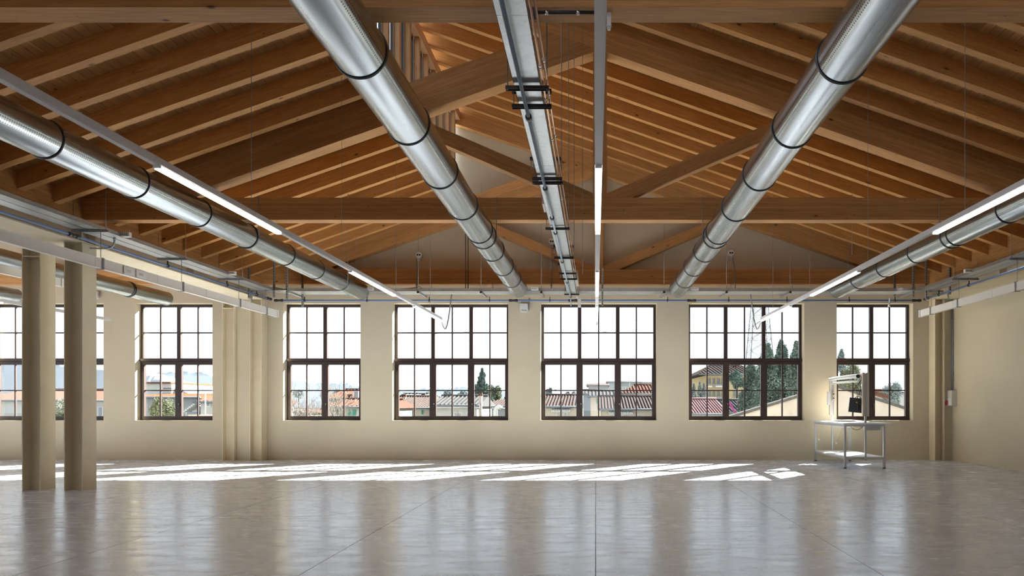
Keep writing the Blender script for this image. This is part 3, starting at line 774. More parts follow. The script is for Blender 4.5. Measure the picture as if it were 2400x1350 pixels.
u = wall_unit(-1.755, 3.715, 'rounded white wall unit lettered between the second and third main windows', 'MC02')
MB().tube([(-1.72, 17.2, 3.615), (-1.71, 17.2, 3.58), (-1.68, 17.2, 3.57), (-1.66, 17.2, 3.60), (-1.66, 17.22, 3.66)], .003, 5).build('cable_tail', M['greycable'], u)
wall_unit(-12.27, 4.03, 'rounded white wall unit beside the right edge of the left steel column', '')
def emergency(x, z, label, zb, off=0):
    o = MB().tube([(x, 17.18, z), (x, 17.258, z)], [.075, .085], 20).build('gable_sensor', M['white']); tag(o, label, 'sensor', 'white sensors on the gable wall')
    mb = MB()
    for dx in (-.026, .026): mb.tube([(x + dx, 17.165, z), (x + dx, 17.182, z)], .021, 10)
    mb.build('lens_pair', M['blackpl'], o)
    MB().box(x - .03, x + .03, 17.19, 17.255, z - .15, z - .07).build('bracket', M['boxgrey'], o)
    c = MB().tube([(x, 17.0, z - .15), (x + off, 17.0, z - .5), (x + off, 17.0, zb)], .013, 8).build('metal_conduit', M['rod'])
    tag(c, 'grey conduit climbing to the ' + label.split(',')[0].replace('round white twin-lens ', ''), 'conduit')
    MB().box(x + off - .025, x + off + .025, 16.98, 17.035, zb + .12, zb + .14).build('clip', M['rod'], c)
emergency(-4.32, 5.0, 'round white twin-lens sensor on the left part of the gable', 4.1)
emergency(-1.07, 5.33, 'round white twin-lens sensor behind the centre cable tray', 4.1)
emergency(3.31, 5.05, 'round white twin-lens sensor on the right part of the gable', 4.15, .06)
for k, x in enumerate((-3.14, -3.08)):
    c = MB().tube([(x, 17.0, 4.07), (x, 17.0, 5.75)], .011, 8).build('metal_conduit', M['leverbrown']); tag(c, ('left' if k == 0 else 'right') + ' one of two thin brown conduits up the gable near the left duct', 'conduit')
    MB().box(x - .02, x + .02, 16.985, 17.03, 4.6, 4.615).build('clip', M['rod'], c)
c = MB().tube([(-4.9, 16.6, 4.075), (-4.5, 16.58, 4.08), (-4.3, 16.6, 4.10), (-4.15, 16.62, 4.14), (-4.1, 16.6, 4.09), (-4.25, 16.58, 4.07)], .008, 6).build('loose_cable', M['redcable']); tag(c, 'dark red cable lying on the wall cable tray near the left track end', 'cable')
# long suspension wires hanging free
for (x, y, z0, z1, lab) in ((-.27, 8.8, 3.3, 7.605, 'thin wire hanging right of the centre tray, nearer one'), (-.20, 10.8, 3.35, 7.58, 'thin wire hanging right of the centre tray, farther one'),
                            (-4.88, 13.871, 3.6, 5.51, 'thin wire anchored to a rafter between the left duct and light track'), (5.05, 13.871, 4.3, 5.50, 'thin wire anchored to a rafter above the right light track')):
    c = MB().tube([(x, y, z0), (x, y, z1)], .004, 5).build('suspension_wire', M['rod']); tag(c, lab, 'wire')
    MB().box(x - .015, x + .015, y - .015, y + .015, z1 - .03, z1 + .01).build('anchor', M['chrome'], c)

# switch box on the right wall
t = empty('switch_box', (8.57, 16.97, 1.32)); tag(t, 'grey electrical switch box with red and blue plugs on the right wall', 'switch box')
MB().box(8.50, 8.618, 16.79, 17.16, 1.32, 1.69).build('enclosure', M['boxgrey'], t)
MB().box(8.488, 8.50, 16.80, 17.15, 1.52, 1.68).build('blank_cover', M['whitemetal'], t)
for y0_ in (16.81, 16.93, 17.05): MB().box(8.482, 8.50, y0_, y0_ + .10, 1.34, 1.51).build('switch_module', M['white'], t)
MB().tube([(8.49, 16.98, 1.40), (8.43, 16.98, 1.37)], .042, 12).build('red_socket', M['red'], t)
MB().tube([(8.49, 17.10, 1.40), (8.43, 17.10, 1.37)], .042, 12).build('blue_socket', M['navy'], t)
for x_, k in ((16.95, 'nearer'), (17.0, 'farther')):
    c = MB().tube([(8.595, x_, 1.69), (8.595, x_, 3.88)], .012, 8).build('metal_conduit', M['rod']); tag(c, k + ' thin conduit rising from the wall switch box', 'conduit')
    for z in (2.1, 2.8, 3.4): MB().box(8.58, 8.62, x_ - .02, x_ + .02, z, z + .012).build('clip', M['rod'], c)

# ------------------------------------------------------------------ workbench
t = empty('workbench', (5.68, 15.86, 0)); tag(t, 'white steel workbench with lower shelf, standing in front of the right windows', 'workbench')
MB().box(5.19, 6.19, 14.75, 17.0, .935, .962).build('worktop', M['tabwhite'], t)
for x in (5.265, 6.09):
    for y in (14.86, 16.86):
        o = MB().box(x - .022, x + .022, y - .022, y + .022, .02, .935).build('leg', M['tabgrey'], t)
        MB().box(x - .024, x + .024, y - .024, y + .024, 0, .02).build('foot', M['blackpl'], o)
mb = MB()
for x in (5.255, 6.10): mb.box(x - .015, x + .015, 14.88, 16.84, .885, .935)
for y in (14.86, 16.86): mb.box(5.287, 6.068, y - .015, y + .015, .885, .935)
mb.build('top_rail', M['tabgrey'], t)
mb = MB()
for x in (5.255, 6.10): mb.box(x - .015, x + .015, 14.88, 16.84, .20, .235)
for y in (14.86, 16.86): mb.box(5.287, 6.068, y - .015, y + .015, .20, .235)
mb.build('shelf_rail', M['tabgrey'], t)
MB().box(5.27, 6.085, 14.845, 16.875, .235, .25).build('lower_shelf', M['tabwhite'], t)
for y in (14.825, 16.9):
    MB().box(5.66, 5.70, y - .02, y + .02, .18, 2.0).build('upright', M['tabgrey'], t)
for y, s in ((14.825, 1), (16.9, 1)):
    mb = MB()
    mb.box(5.612, 5.655, y - .03, y + .03, 1.10, 2.02); mb.box(5.705, 5.748, y - .03, y + .03, 1.10, 2.02); mb.build('side_channel', M['beige'], t)
MB().box(5.65, 5.71, 14.86, 16.88, 1.965, 2.01).build('top_crossbar', M['tabwhite'], t)
MB().box(5.70, 6.05, 14.95, 15.0, .80, .93).build('underframe_tray', M['tabgrey'], t)
MB().box(5.45, 5.70, 15.6, 16.2, .84, .93).build('underframe_tray', M['tabwhite'], t)
lamp = empty('tube_lamp', (5.58, 15.85, 1.88)); tag(lamp, 'white tubular work lamp fixed between the workbench uprights', 'lamp')
MB().tube([(5.57, 14.95, 1.95), (5.57, 16.8, 1.95)], .035, 14).build('housing', M['tabwhite'], lamp)
MB().tube([(5.57, 14.93, 1.95), (5.57, 14.96, 1.95)], .04, 14).build('end_cap', M['blackpl'], lamp)
MB().tube([(5.60, 14.98, 1.85), (5.60, 16.8, 1.85)], .022, 12).build('tube', M['white'], lamp)
MB().tube([(5.60, 14.95, 1.85), (5.60, 14.99, 1.85)], .03, 12).build('end_cap', M['boxgrey'], lamp)
MB().box(5.585, 5.66, 14.98, 15.02, 1.84, 1.99).build('bracket', M['tabwhite'], lamp); MB().box(5.585, 5.66, 16.74, 16.78, 1.84, 1.99).build('bracket', M['tabwhite'], lamp)
# monitor, skewed, on the near upright
mon = empty('flat_monitor', (5.52, 14.98, 1.33)); tag(mon, 'black flat monitor tilted on the near upright of the workbench', 'monitor')
mo = MB().box(-.13, .15, -.012, .012, -.155, .155).mesh('screen_shell', M['blackpl']); o = bpy.data.objects.new('screen_shell', mo); COL.objects.link(o); place(o, (5.53, 14.98, 1.335), mon); o.rotation_euler = (R(4), R(6), R(-20))
MB().box(5.55, 5.62, 14.90, 14.98, 1.24, 1.42).build('mount', M['blackpl'], mon)
MB().box(5.525, 5.55, 14.925, 14.94, 1.38, 1.41).build('connector', M['yellow'], mon)
MB().box(5.575, 5.60, 14.905, 14.92, 1.37, 1.395).build('connector', M['yellow'], mon)
mb = MB()
for k in range(5):
    ph = k * 1.3; pts = [(5.60 + .02 * math.sin(ph + i * 1.1) - .05 * math.sin(math.pi * i / 9) * (k % 3), 14.86, 1.95 - .55 * i / 9 - .04 * k) for i in range(10)]
    mb.tube(pts, .006, 5)
pts = [(5.55 + .07 * math.cos(a), 14.88, 1.47 + .05 * math.sin(a)) for a in [2 * math.pi * i / 14 for i in range(14)]]; mb.tube(pts, .006, 5, closed=True)
o = mb.build('cable_bundle', M['cable']); tag(o, 'tangled black cables hanging down the near workbench upright', 'cable')
# power strip, sockets
o = MB().box(5.545, 5.605, 16.83, 16.89, 1.34, 1.66).build('power_strip', M['white']); tag(o, 'white power strip on the far workbench upright', 'power strip')
MB().box(5.555, 5.595, 16.822, 16.83, 1.40, 1.62).build('faceplate', M['tabwhite'], o)
o = MB().box(5.665, 5.72, 16.84, 16.878, 1.45, 1.64).build('wall_socket', M['beige']); tag(o, 'beige double socket on the far workbench upright, right of the power strip', 'socket')
for z in (1.50, 1.60): MB().tube([(5.692, 16.842, z), (5.692, 16.834, z)], .018, 10).build('socket_hole', M['cable'], o)
# sheets on the worktop
for k in range(3):
    o = MB().box(5.45 + .02 * k, 5.95 - .03 * k, 15.9 - .05 * k, 16.5 - .08 * k, .962 + .012 * k, .973 + .012 * k).build('folder', M['tabwhite'] if k % 2 == 0 else M['boxgrey'])
    tag(o, ['bottom folder of the small pile on the workbench', 'grey folder in the middle of the pile on the workbench', 'top folder of the small pile on the workbench'][k], 'folder', 'folders piled on the workbench')
# hanging leads
for (x, y, dx, lab) in ((5.40, 16.7, -.10, 'thin lead with white plug hanging at the far end of the workbench'), (5.30, 15.1, -.13, 'thin lead with white plug hanging near the front workbench leg')):
    pts = [(x + dx * (i / 10) ** 1.5, y, .93 - .40 * i / 10) for i in range(11)]
    o = MB().tube(pts, .004, 5).build('hanging_lead', M['greycable']); tag(o, lab, 'cable'); e = pts[-1]
    MB().box(e[0] - .02, e[0] + .012, e[1] - .012, e[1] + .012, e[2] - .03, e[2] + .01).build('plug', M['white'], o)
pts = [(5.36 + .26 * i / 12, 14.81, .885 - .07 * math.sin(math.pi * i / 12)) for i in range(13)]
o = MB().tube(pts, .005, 6).build('hanging_lead', M['cable']); tag(o, 'dark lead drooping in an arc under the near edge of the workbench', 'cable')


# ------------------------------------------------------------------ exterior
GZ = -5.5; EXT = .56
def emat(name, c, rough=.85, var=.12, sc=3.): 
    c = tuple(x * (.17 if 'red_roof' in name else .27 if 'tile' in name else .15 if 'orange' in name else 1 if name.startswith(('dark_ever', 'olive', 'very', 'hazy')) else EXT) for x in c)
    m = mat(name, c, rough, spec=0); g = NT(m); tc = g.n('TexCoord'); a = g.noise(tc.outputs['Object'], sc, 3)
    g.l(g.ramp(a, [(.3, tuple(x * (1 - var) for x in c)), (.7, tuple(min(1, x * (1 + var)) for x in c))]), g.b.inputs['Base Color']); return m
E = {}
E['ground'] = emat('yard_ground', (.40, .40, .36), .9, .1, .05)
E['hill'] = emat('hazy_wooded_hill', (.37, .378, .395), 1, .06, .02)  # distance haze is painted into this hill colour, no haze in the air
E['farhill'] = emat('very_hazy_far_hill', (.53, .55, .555), 1, .01, .005)  # paler still: stronger distance haze mixed into the ridge colour
E['rock'] = emat('pale_rock', (.8, .8, .8), .9)
E['roof'] = emat('weathered_roof_tile', (.34, .27, .255), .85, .25, 5.)
E['roof2'] = emat('red_roof_tile', (.46, .25, .20), .85, .2, 5.)
E['roofd'] = emat('dark_roof_tile', (.20, .195, .20), .85, .25, 6.)
E['pink'] = emat('new_pink_roof_tile', (.62, .36, .36), .8, .06, 2.)
E['orange'] = emat('orange_metal_roof', (.70, .33, .20), .7, .08, 1.)
E['wwall'] = emat('pale_render', (.62, .62, .60), .9, .06, .6)
E['gwall'] = emat('grey_render', (.40, .43, .45), .9, .06, .6)
E['ywall'] = emat('yellow_render', (.66, .54, .33), .9, .06, .6)
E['cwall'] = emat('cream_render', (.64, .60, .52), .9, .06, .6)
E['pwall'] = emat('peach_render', (.60, .53, .47), .9, .12, .8)
E['fascia'] = emat('white_fascia', (.75, .75, .74), .8, .03)
E['gutter'] = emat('grey_gutter', (.24, .27, .30), .7, .03)
E['shutter'] = emat('green_shutter', (.10, .36, .30), .7, .05)
E['shuttergrey'] = emat('grey_shutter', (.26, .31, .32), .7, .05)
E['wdark'] = mat('far_window_glass', (.16, .18, .20), .2)
E['stone'] = emat('grey_coping_tiles', (.30, .29, .28), .9, .3, 6.)
E['leaf'] = emat('dark_evergreen_leaf', (.10, .135, .12), .7, .45, 1.4)
E['leaf2'] = emat('olive_leaf', (.13, .145, .10), .7, .45, 1.6)
E['leaf3'] = emat('hazy_far_leaf', (.17, .205, .205), .8, .2, .5)  # leaf colour paled and greyed to stand in for distance haze
E['twig'] = emat('bare_twig', (.20, .185, .17), .9, .2)
E['bark'] = emat('bark', (.12, .09, .07), .9, .2)
E['pylon'] = emat('pylon_steel', (.30, .33, .36), .6, .05)
E['awn'] = emat('white_awning', (.80, .80, .79), .8, .02)
E['magenta'] = emat('magenta_verge', (.42, .10, .28), .7, .03)
struct(MB().box(-900, 900, D + .6, 1600, GZ - .3, GZ).build('ground', E['ground']))
struct(MB().box(XL - 1, XR + 1, YB - 1, D + .30, GZ, -.25).build('lower_storey', E['wwall']))

def hill(pts, Y, m, label, depth=150):
    """ridge line given as (x, height); slopes down towards the viewer and away, with real depth"""
    mb = MB(); rnd = random.Random(int(Y)); rows = 6; P_ = []
    fine = []
    for i in range(len(pts) - 1):
        (xa, za), (xb, zb) = pts[i], pts[i + 1]
        for k in range(8): u = k / 8; fine.append((xa + (xb - xa) * u, za + (zb - za) * u + rnd.uniform(-.012, .012) * max(za, zb)))
    fine.append(pts[-1])
    for r in range(-rows, rows + 1):
        row = []
        for (x, z) in fine:
            q = 1 - abs(r) / rows; zz = GZ + (z - GZ) * (q ** .8) * (1 + (rnd.uniform(-.05, .05) if abs(r) not in (0, rows) else 0)); row.append(len(mb.v)); mb.v.append((x, Y + depth * r / rows, zz))
        P_.append(row)
    for a, b in zip(P_, P_[1:]):
        for i in range(len(a) - 1): mb.f.append((a[i], a[i + 1], b[i + 1], b[i])); mb.sm.append(True)
    o = mb.build('hill', m); tag(o, label, 'hill'); return o
def hp(pxs, Y): return [((px - CX) * Y / F, EYE + (CY - py) * Y / F) for px, py in pxs]
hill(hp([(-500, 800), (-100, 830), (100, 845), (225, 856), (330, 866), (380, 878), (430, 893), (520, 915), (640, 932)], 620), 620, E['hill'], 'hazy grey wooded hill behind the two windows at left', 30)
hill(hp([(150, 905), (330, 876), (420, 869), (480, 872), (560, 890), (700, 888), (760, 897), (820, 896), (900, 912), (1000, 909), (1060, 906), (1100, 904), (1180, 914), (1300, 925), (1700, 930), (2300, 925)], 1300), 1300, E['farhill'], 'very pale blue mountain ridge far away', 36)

def house(px0, px1, pye, pyr, Y, depth, wall, roof, label, hip=0.0, fascia=None, tiles=.21, wins=(), name='house', over=.5, side=None, ridge_at=.5):
    """box with a pitched roof, ridge parallel to the window wall; px are only used to place its real coordinates"""
    s = Y / F; x0 = (px0 - CX) * s; x1 = (px1 - CX) * s; ze = EYE + (CY - pye) * s; yr = Y + depth * ridge_at; zr_ = EYE + (CY - pyr) * yr / F
    t = empty(name, ((x0 + x1) / 2, Y + depth / 2, GZ)); tag(t, label, 'house')
    MB().box(x0, x1, Y, Y + depth, GZ, ze - .02).build('walls', wall, t)
    o_ = over * .5; xa, xb = x0 - o_, x1 + o_; ya, yb_ = Y - o_, Y + depth + o_; hx = hip * (x1 - x0)
    mb = MB(); A = (xa, ya, ze); B = (xb, ya, ze); C_ = (xb, yb_, ze); D_ = (xa, yb_, ze); R1 = (xa + hx, yr, zr_); R2 = (xb - hx, yr, zr_)
    lo = lambda p: (p[0], p[1], p[2] - .12)
    mb.quad(A, B, R2, R1); mb.quad(C_, D_, R1, R2); mb.tri(B, C_, R2); mb.tri(D_, A, R1); mb.quad(lo(A), lo(D_), lo(C_), lo(B))
    for p, q in ((A, B), (B, C_), (C_, D_), (D_, A)): mb.quad(lo(p), lo(q), q, p)
    ro = mb.build('roof', roof, t)
    if tiles:
        tb = MB(); n = int((xb - xa) / tiles)
        for i in range(n):
            x = xa + (i + .5) * tiles
            k = 1.0
            if hx > .01: k = min(1, (x - xa) / hx, (xb - x) / hx)
            if k < .05: continue
            r = tiles * .20; p0 = Vector((x, ya - .02, ze + .02)); p1 = Vector((x, ya + (yr - ya) * k, ze + (zr_ - ze) * k + .02))
            tb.tube([p0, p1], r, 5, caps=False)
        o = tb.build('tile_rows', roof, t); o['kind'] = 'stuff'
        MB().tube([(R1[0], R1[1], R1[2] + .03), (R2[0], R2[1], R2[2] + .03)], .11, 6).build('ridge', roof, t)
    if fascia: MB().box(xa, xb, ya - .06, ya, ze - fascia, ze - .01).build('fascia', E['fascia'], t)
    MB().tube([(xa, ya - .10, ze - .05), (xb, ya - .10, ze - .05)], .07, 6).build('gutter', E['gutter'], t)
    for w in wins:
        wx, wy, ww, wh, kind = w; c = Vector(((wx - CX) * s, Y, EYE + (CY - wy) * s)); hw, hh = ww * s / 2, wh * s / 2
        if kind == 'shut':
            MB().box(c.x - hw, c.x + hw, Y - .06, Y - .01, c.z - hh, c.z + hh).build('shutter', E['shutter'], t)
        elif kind == 'shutg':
            f_ = MB().box(c.x - hw, c.x + hw, Y - .03, Y - .005, c.z - hh, c.z + hh).build('window', E['wdark'], t)
            for q in (-1, 1): MB().box(c.x + q * hw * 1.5 - hw * .45, c.x + q * hw * 1.5 + hw * .45, Y - .07, Y - .01, c.z - hh, c.z + hh).build('shutter', E['shuttergrey'], f_)
        elif kind == 'balc':
            b_ = empty('balcony', (c.x, Y - .5, c.z), t)
            MB().box(c.x - hw, c.x + hw, Y - 1.1, Y, c.z - hh, c.z - hh + .15).build('floor_slab', E['fascia'], b_)
            mb = MB(); n = max(3, int(hw * 2 / .25))
            for i in range(n + 1): xx = c.x - hw + 2 * hw * i / n; mb.box(xx - .025, xx + .025, Y - 1.08, Y - 1.03, c.z - hh + .15, c.z + hh)
            mb.box(c.x - hw, c.x + hw, Y - 1.1, Y - 1.02, c.z + hh - .05, c.z + hh + .02); mb.build('railing', E['wdark'], b_)
        elif kind == 'awn':
            a_ = empty('awning', (c.x, Y - .4, c.z), t); n = max(4, int(ww / 3.4))
            for i in range(n):
                xx = c.x - hw + 2 * hw * (i + .5) / n; w2 = hw / n * .55
                mb = MB(); mb.prism([(Y - .02, c.z + hh), (Y - .02, c.z + hh - .06), (Y - .8, c.z - hh), (Y - .8, c.z - hh + .06)], 'x', xx - w2, xx + w2); mb.build('slat', E['awn'], a_)
        else:
            f_ = MB().box(c.x - hw - .08, c.x + hw + .08, Y - .05, Y - .005, c.z - hh - .08, c.z + hh + .08).build('window', E['fascia'], t)
            MB().box(c.x - hw, c.x + hw, Y - .07, Y - .05, c.z - hh, c.z + hh).build('pane', E['wdark'], f_)
    return t
def chimney(px, pyb, pyt, w, Y, m, label):
    s = Y / F; x = (px - CX) * s; z0 = EYE + (CY - pyb) * s; z1 = EYE + (CY - pyt) * s; w *= s
    t = empty('chimney', (x, Y, z0)); tag(t, label, 'chimney')
    MB().box(x - w / 2, x + w / 2, Y - w / 2, Y + w / 2, z0 - 2.2, z1 - .25).build('stack', m, t)
    MB().box(x - w * .65, x + w * .65, Y - w * .65, Y + w * .65, z1 - .12, z1).build('cap', E['roof2'], t)
    for q in (-1, 1): MB().box(x + q * w * .4 - .05, x + q * w * .4 + .05, Y - w * .4, Y + w * .4, z1 - .25, z1 - .12).build('leg', E['roof2'], t)

def antenna(px, pyb, pyt, Y, label):
    s = Y / F; x = (px - CX) * s; z0 = EYE + (CY - pyb) * s; z1 = EYE + (CY - pyt) * s
    mb = MB(); mb.tube([(x, Y, GZ), (x, Y, z1)], .03, 5); o = mb.build('antenna', E['pylon']); tag(o, label, 'antenna')
    for k in range(3): MB().tube([(x - .35 + .08 * k, Y, z1 - .15 - .35 * k), (x + .35 - .08 * k, Y, z1 - .15 - .35 * k)], .02, 4).build('rod', E['pylon'], o)

# leaves: cards of three crossed little blades, gathered on boughs
def leaves(mb, rnd, c, rad, n, size, flat=1.0):
    for _ in range(int(n * 2.4)):
        while True:
            d = Vector((rnd.uniform(-1, 1), rnd.uniform(-1, 1), rnd.uniform(-1, 1)))
            if d.length < 1: break
        d = d * (.55 + .45 * rnd.random()) / max(d.length, .3) * min(1, d.length + .25)
        p = Vector(c) + Vector((d.x * rad[0], d.y * rad[1], d.z * rad[2]))
        u = Vector((rnd.uniform(-1, 1), rnd.uniform(-1, 1), rnd.uniform(-1, 1))).normalized(); v = u.cross(Vector((rnd.uniform(-1, 1), rnd.uniform(-1, 1), rnd.uniform(-1, 1)))).normalized()
        a = size * .55 * rnd.uniform(.6, 1.4); b = a * .45
        mb.quad(p - u * a, p - v * b, p + u * a, p + v * b)
def tree(px, pyt, pyb, wpx, Y, m, label, shape='round', n=2600, size=.16, name='tree', seed=1, cat='tree'):
    s = Y / F; x = (px - CX) * s; zt = EYE + (CY - pyt) * s; zb = EYE + (CY - pyb) * s; rx = wpx * s / 2; rnd = random.Random(seed * 17 + int(px))
    t = empty(name, (x, Y, GZ)); tag(t, label, cat)
    tr = MB(); tr.tube([(x, Y, GZ), (x + .1, Y, (GZ + zb) / 2), (x, Y, zb + (zt - zb) * .6)], [.28, .22, .06], 7); tr.build('trunk', E['bark'], t)
    mb = MB(); H = zt - zb
    if shape == 'cone':
        L = 11
        for i in range(L):
            u = i / (L - 1); r = rx * (1 - u) ** .75 * (1 + rnd.uniform(-.12, .12)) + .1; nb = max(3, int(9 * (1 - u)))
            for k in range(nb):
                a = 2 * math.pi * (k + rnd.random()) / nb
                leaves(mb, rnd, (x + .62 * r * math.cos(a), Y + .62 * r * math.sin(a), zb + H * (.03 + .93 * u) - .1 * r), (r * .48, r * .48, H / L * .9), int(n / (L * 6)), size)
    elif shape == 'tall':
        for i in range(16):
            u = i / 15; r = rx * (.95 - .75 * u ** 2.2)
            for k in range(5):
                a = rnd.uniform(0, 6.28); leaves(mb, rnd, (x + .5 * r * math.cos(a), Y + .5 * r * math.sin(a), zb + H * u * .96), (r * .6, r * .6, H * .09), int(n / 80), size)
    else:
        for k in range(26):
            while True:
                d = Vector((rnd.uniform(-1, 1), rnd.uniform(-1, 1), rnd.uniform(-1, 1)))
                if d.length < 1: break
            leaves(mb, rnd, (x + d.x * rx * .72, Y + d.y * rx * .72, (zt + zb) / 2 + d.z * H * .36), (rx * .38, rx * .38, H * .2), int(n / 26), size)
    o = mb.build('foliage', m, t); o['kind'] = 'stuff'
    return t
def bare_tree(px, pyt, Y, wpx, label, seed=3):
    s = Y / F; x = (px - CX) * s; zt = EYE + (CY - pyt) * s; rnd = random.Random(seed); t = empty('bare_tree', (x, Y, GZ)); tag(t, label, 'tree')
    br = MB(); tw = MB()
    def grow(p, d, L, r, lev):
        q = p + d * L * .5 + Vector((rnd.uniform(-.1, .1), rnd.uniform(-.1, .1), 0)) * L; e = q + (d + Vector((rnd.uniform(-.2, .2), rnd.uniform(-.2, .2), .05))).normalized() * L * .5
        (br if lev < 3 else tw).tube([p, q, e], [r, r * .8, r * .6], 5 if lev < 3 else 3, caps=False)
        if lev >= 6: return
        for _ in range(3 if lev < 5 else 2):
            nd = (d + Vector((rnd.uniform(-1, 1), rnd.uniform(-1, 1), rnd.uniform(-.25, .55))) * .75).normalized(); grow(e, nd, L * rnd.uniform(.62, .82), r * .6, lev + 1)
    H = zt - GZ; grow(Vector((x, Y, GZ)), Vector((0, 0, 1)), H * .34, .16, 0)
    br.build('trunk', E['twig'], t); o = tw.build('twigs', E['twig'], t); o['kind'] = 'stuff'

# seen through the first windows at left
house(-60, 245, 938, 914, 60, 12, E['wwall'], E['roof2'], 'low pale house with red tiled roof seen beyond the leftmost window', wins=((236, 968, 8, 26, 'w'), (140, 965, 10, 20, 'shut')))
tree(150, 925, 990, 60, 30, E['leaf2'], 'small garden shrub just below the leftmost window', n=1200, size=.07, seed=4)
b = house(300, 468, 930, 922, 46, 9, E['gwall'], E['orange'], 'long grey workshop with flat orange roof edges behind the round bush', tiles=0, fascia=0, wins=((452, 972, 26, 14, 'w'),), name='workshop')
s_ = 50 / F
MB().box((300 - CX) * s_, (402 - CX) * s_, 50, 58, 1.5, EYE + (CY - 899) * s_).build('upper_storey', E['fascia'], b)
MB().box((298 - CX) * s_, (404 - CX) * s_, 49.8, 58, EYE + (CY - 899) * s_, EYE + (CY - 895.5) * s_).build('roof_band', E['orange'], b)
MB().prism([((402 - CX) * s_, 1.5), ((470 - CX) * s_, 1.5), ((402 - CX) * s_, EYE + (CY - 905) * s_)], 'y', 50.5, 57).build('lean_to', E['fascia'], b)
mb = MB()
for k in range(7):
    xx = (384 + 3.6 * k - CX) * s_; zz = EYE + (CY - 910.5) * s_
    mb.box(xx, xx + .025, 49.95, 50, zz - .04, zz + .05 if k % 2 else zz + .03); mb.box(xx, xx + .06, 49.95, 50, zz + .02 - .02 * (k % 3), zz + .035 - .02 * (k % 3))
mb.build('sign_marks', E['gutter'], b)
mb = MB()
xs0 = (446 - CX) * 45 / F
for k in range(6): mb.box(xs0 + .12 * k, xs0 + .12 * k + .12, 44.2, 45, EYE + (CY - 962 + 3.2 * k) * 45 / F - .1, EYE + (CY - 962 + 3.2 * k) * 45 / F)
mb.build('outside_stair', E['fascia'], b)
house(470, 560, 941, 921, 44, 8, E['wwall'], E['roof2'], 'tiled cottage with a thin white flagpole, right part of the second window', tiles=.24, wins=((489, 947, 5, 8, 'w'),))
o = MB().tube([(at(481, 968, 40).x, 40, GZ), at(481, 922, 40)], .04, 6).build('flagpole', E['fascia']); tag(o, 'thin white pole in front of the tiled cottage', 'pole')
MB().tube([at(481, 922, 40), at(481, 921.4, 40)], .06, 6).build('finial', E['gutter'], o)
o = MB().box((440 - CX) * 34 / F, (560 - CX) * 34 / F, 34, 34.2, GZ, EYE + (CY - 972) * 34 / F).build('garden_wall', E['pwall']); tag(o, 'pale garden wall at the bottom right of the second window', 'wall')
tree(380, 927, 1010, 64, 26, E['leaf2'], 'round olive-green bush filling the lower left of the second window', n=5200, size=.055, seed=2, name='round_bush', cat='bush')
for k, (px, pt, w) in enumerate(((436, 900, 22), (455, 899, 24), (474, 897, 22), (489, 901, 18), (505, 900, 20))):
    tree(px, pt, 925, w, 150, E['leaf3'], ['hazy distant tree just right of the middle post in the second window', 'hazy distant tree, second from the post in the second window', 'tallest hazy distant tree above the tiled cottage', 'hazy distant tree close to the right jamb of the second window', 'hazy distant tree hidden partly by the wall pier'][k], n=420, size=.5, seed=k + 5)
# third window (two sashes)
bare_tree(727, 917, 30, 74, 'leafless grey tree in the lower left of the third window')
bare_tree(752, 930, 41, 50, 'smaller leafless tree behind the big leafless one', 9)
house(765, 830, 935, 914, 56, 9, E['wwall'], E['roof2'], 'upper tiled roof house in the third window', tiles=.30, wins=((835, 925, 8, 14, 'w'),))
house(768, 905, 953, 937, 46, 6.5, E['wwall'], E['roof2'], 'lower house with wide tiled eave and green shuttered windows', tiles=.30, wins=((796, 967, 9, 14, 'shutg'), (820, 967, 8, 14, 'shut'), (831, 967, 8, 14, 'shut'), (777, 968, 3, 4, 'w')))
antenna(725, 915, 896, 90, 'tall thin antenna above the leafless trees')
chimney(822, 937, 924, 9, 52, E['pwall'], 'pale chimney rising between the two tiled roofs')
house(655, 722, 965, 960, 60, 6, E['ywall'], E['roof2'], 'little yellow outbuilding behind the leafless tree', tiles=.3, wins=((694, 972, 3, 8, 'w'),))
# fourth window (three sashes)
house(880, 1006, 955, 930, 54, 10, E['cwall'], E['roof'], 'yellow house with brown tiled hip roof and green shutters', hip=.18, wins=((965, 968, 5, 14, 'shut'), (990, 966, 4, 10, 'shut'), (938, 968, 3, 10, 'shut')))
house(925, 990, 933, 924, 66, 8, E['wwall'], E['roofd'], 'dark striped tiled roof behind the yellow house', tiles=.34)
chimney(947, 937, 924, 8, 58, E['pwall'], 'square chimney on the yellow house roof')
chimney(993, 938, 923, 7, 60, E['pwall'], 'tall pale chimney right of the square one')
house(1018, 1118, 949, 929, 50, 7, E['wwall'], E['roofd'], 'white house with broad black and white striped tile roof', tiles=.30, fascia=.22, wins=((1069, 973, 5, 9, 'w'), (1078, 973, 5, 9, 'w'), (1096, 972, 3, 7, 'w')))
for k, px in enumerate((1063, 1077)):
    a = at(px, 938, 53.2); o = MB().prism([(a.y - .4, a.z - .16), (a.y + .4, a.z + .12), (a.y + .4, a.z + .2), (a.y - .4, a.z - .08)], 'x', a.x - .19, a.x + .19).build('skylight', E['fascia']); tag(o, ('left' if k == 0 else 'right') + ' white skylight on the striped tile roof', 'skylight')
chimney(1045, 940, 929, 5, 53, E['pwall'], 'slim chimney on the left part of the striped tile roof')
chimney(1126, 950, 920, 7, 50, E['pwall'], 'tall pale chimney in front of the conifer')
house(1122, 1235, 951, 934, 58.6, 9, E['gwall'], E['roof'], 'grey house with brown hip roof in the lower right of the fourth window', hip=.45, fascia=.25, wins=((1142, 972, 6, 7, 'w'),))
o = MB().tube([(at(1161, 990, 44).x, 44, GZ), at(1161, 962, 44), at(1164, 956, 44), at(1170, 954, 44), at(1176, 957, 44)], .14, 10).build('vent_duct', E['fascia']); tag(o, 'curved white vent duct in front of the grey house', 'vent')
MB().tube([at(1176, 957, 44), at(1176, 958.5, 44)], .17, 10).build('mouth', E['gutter'], o)
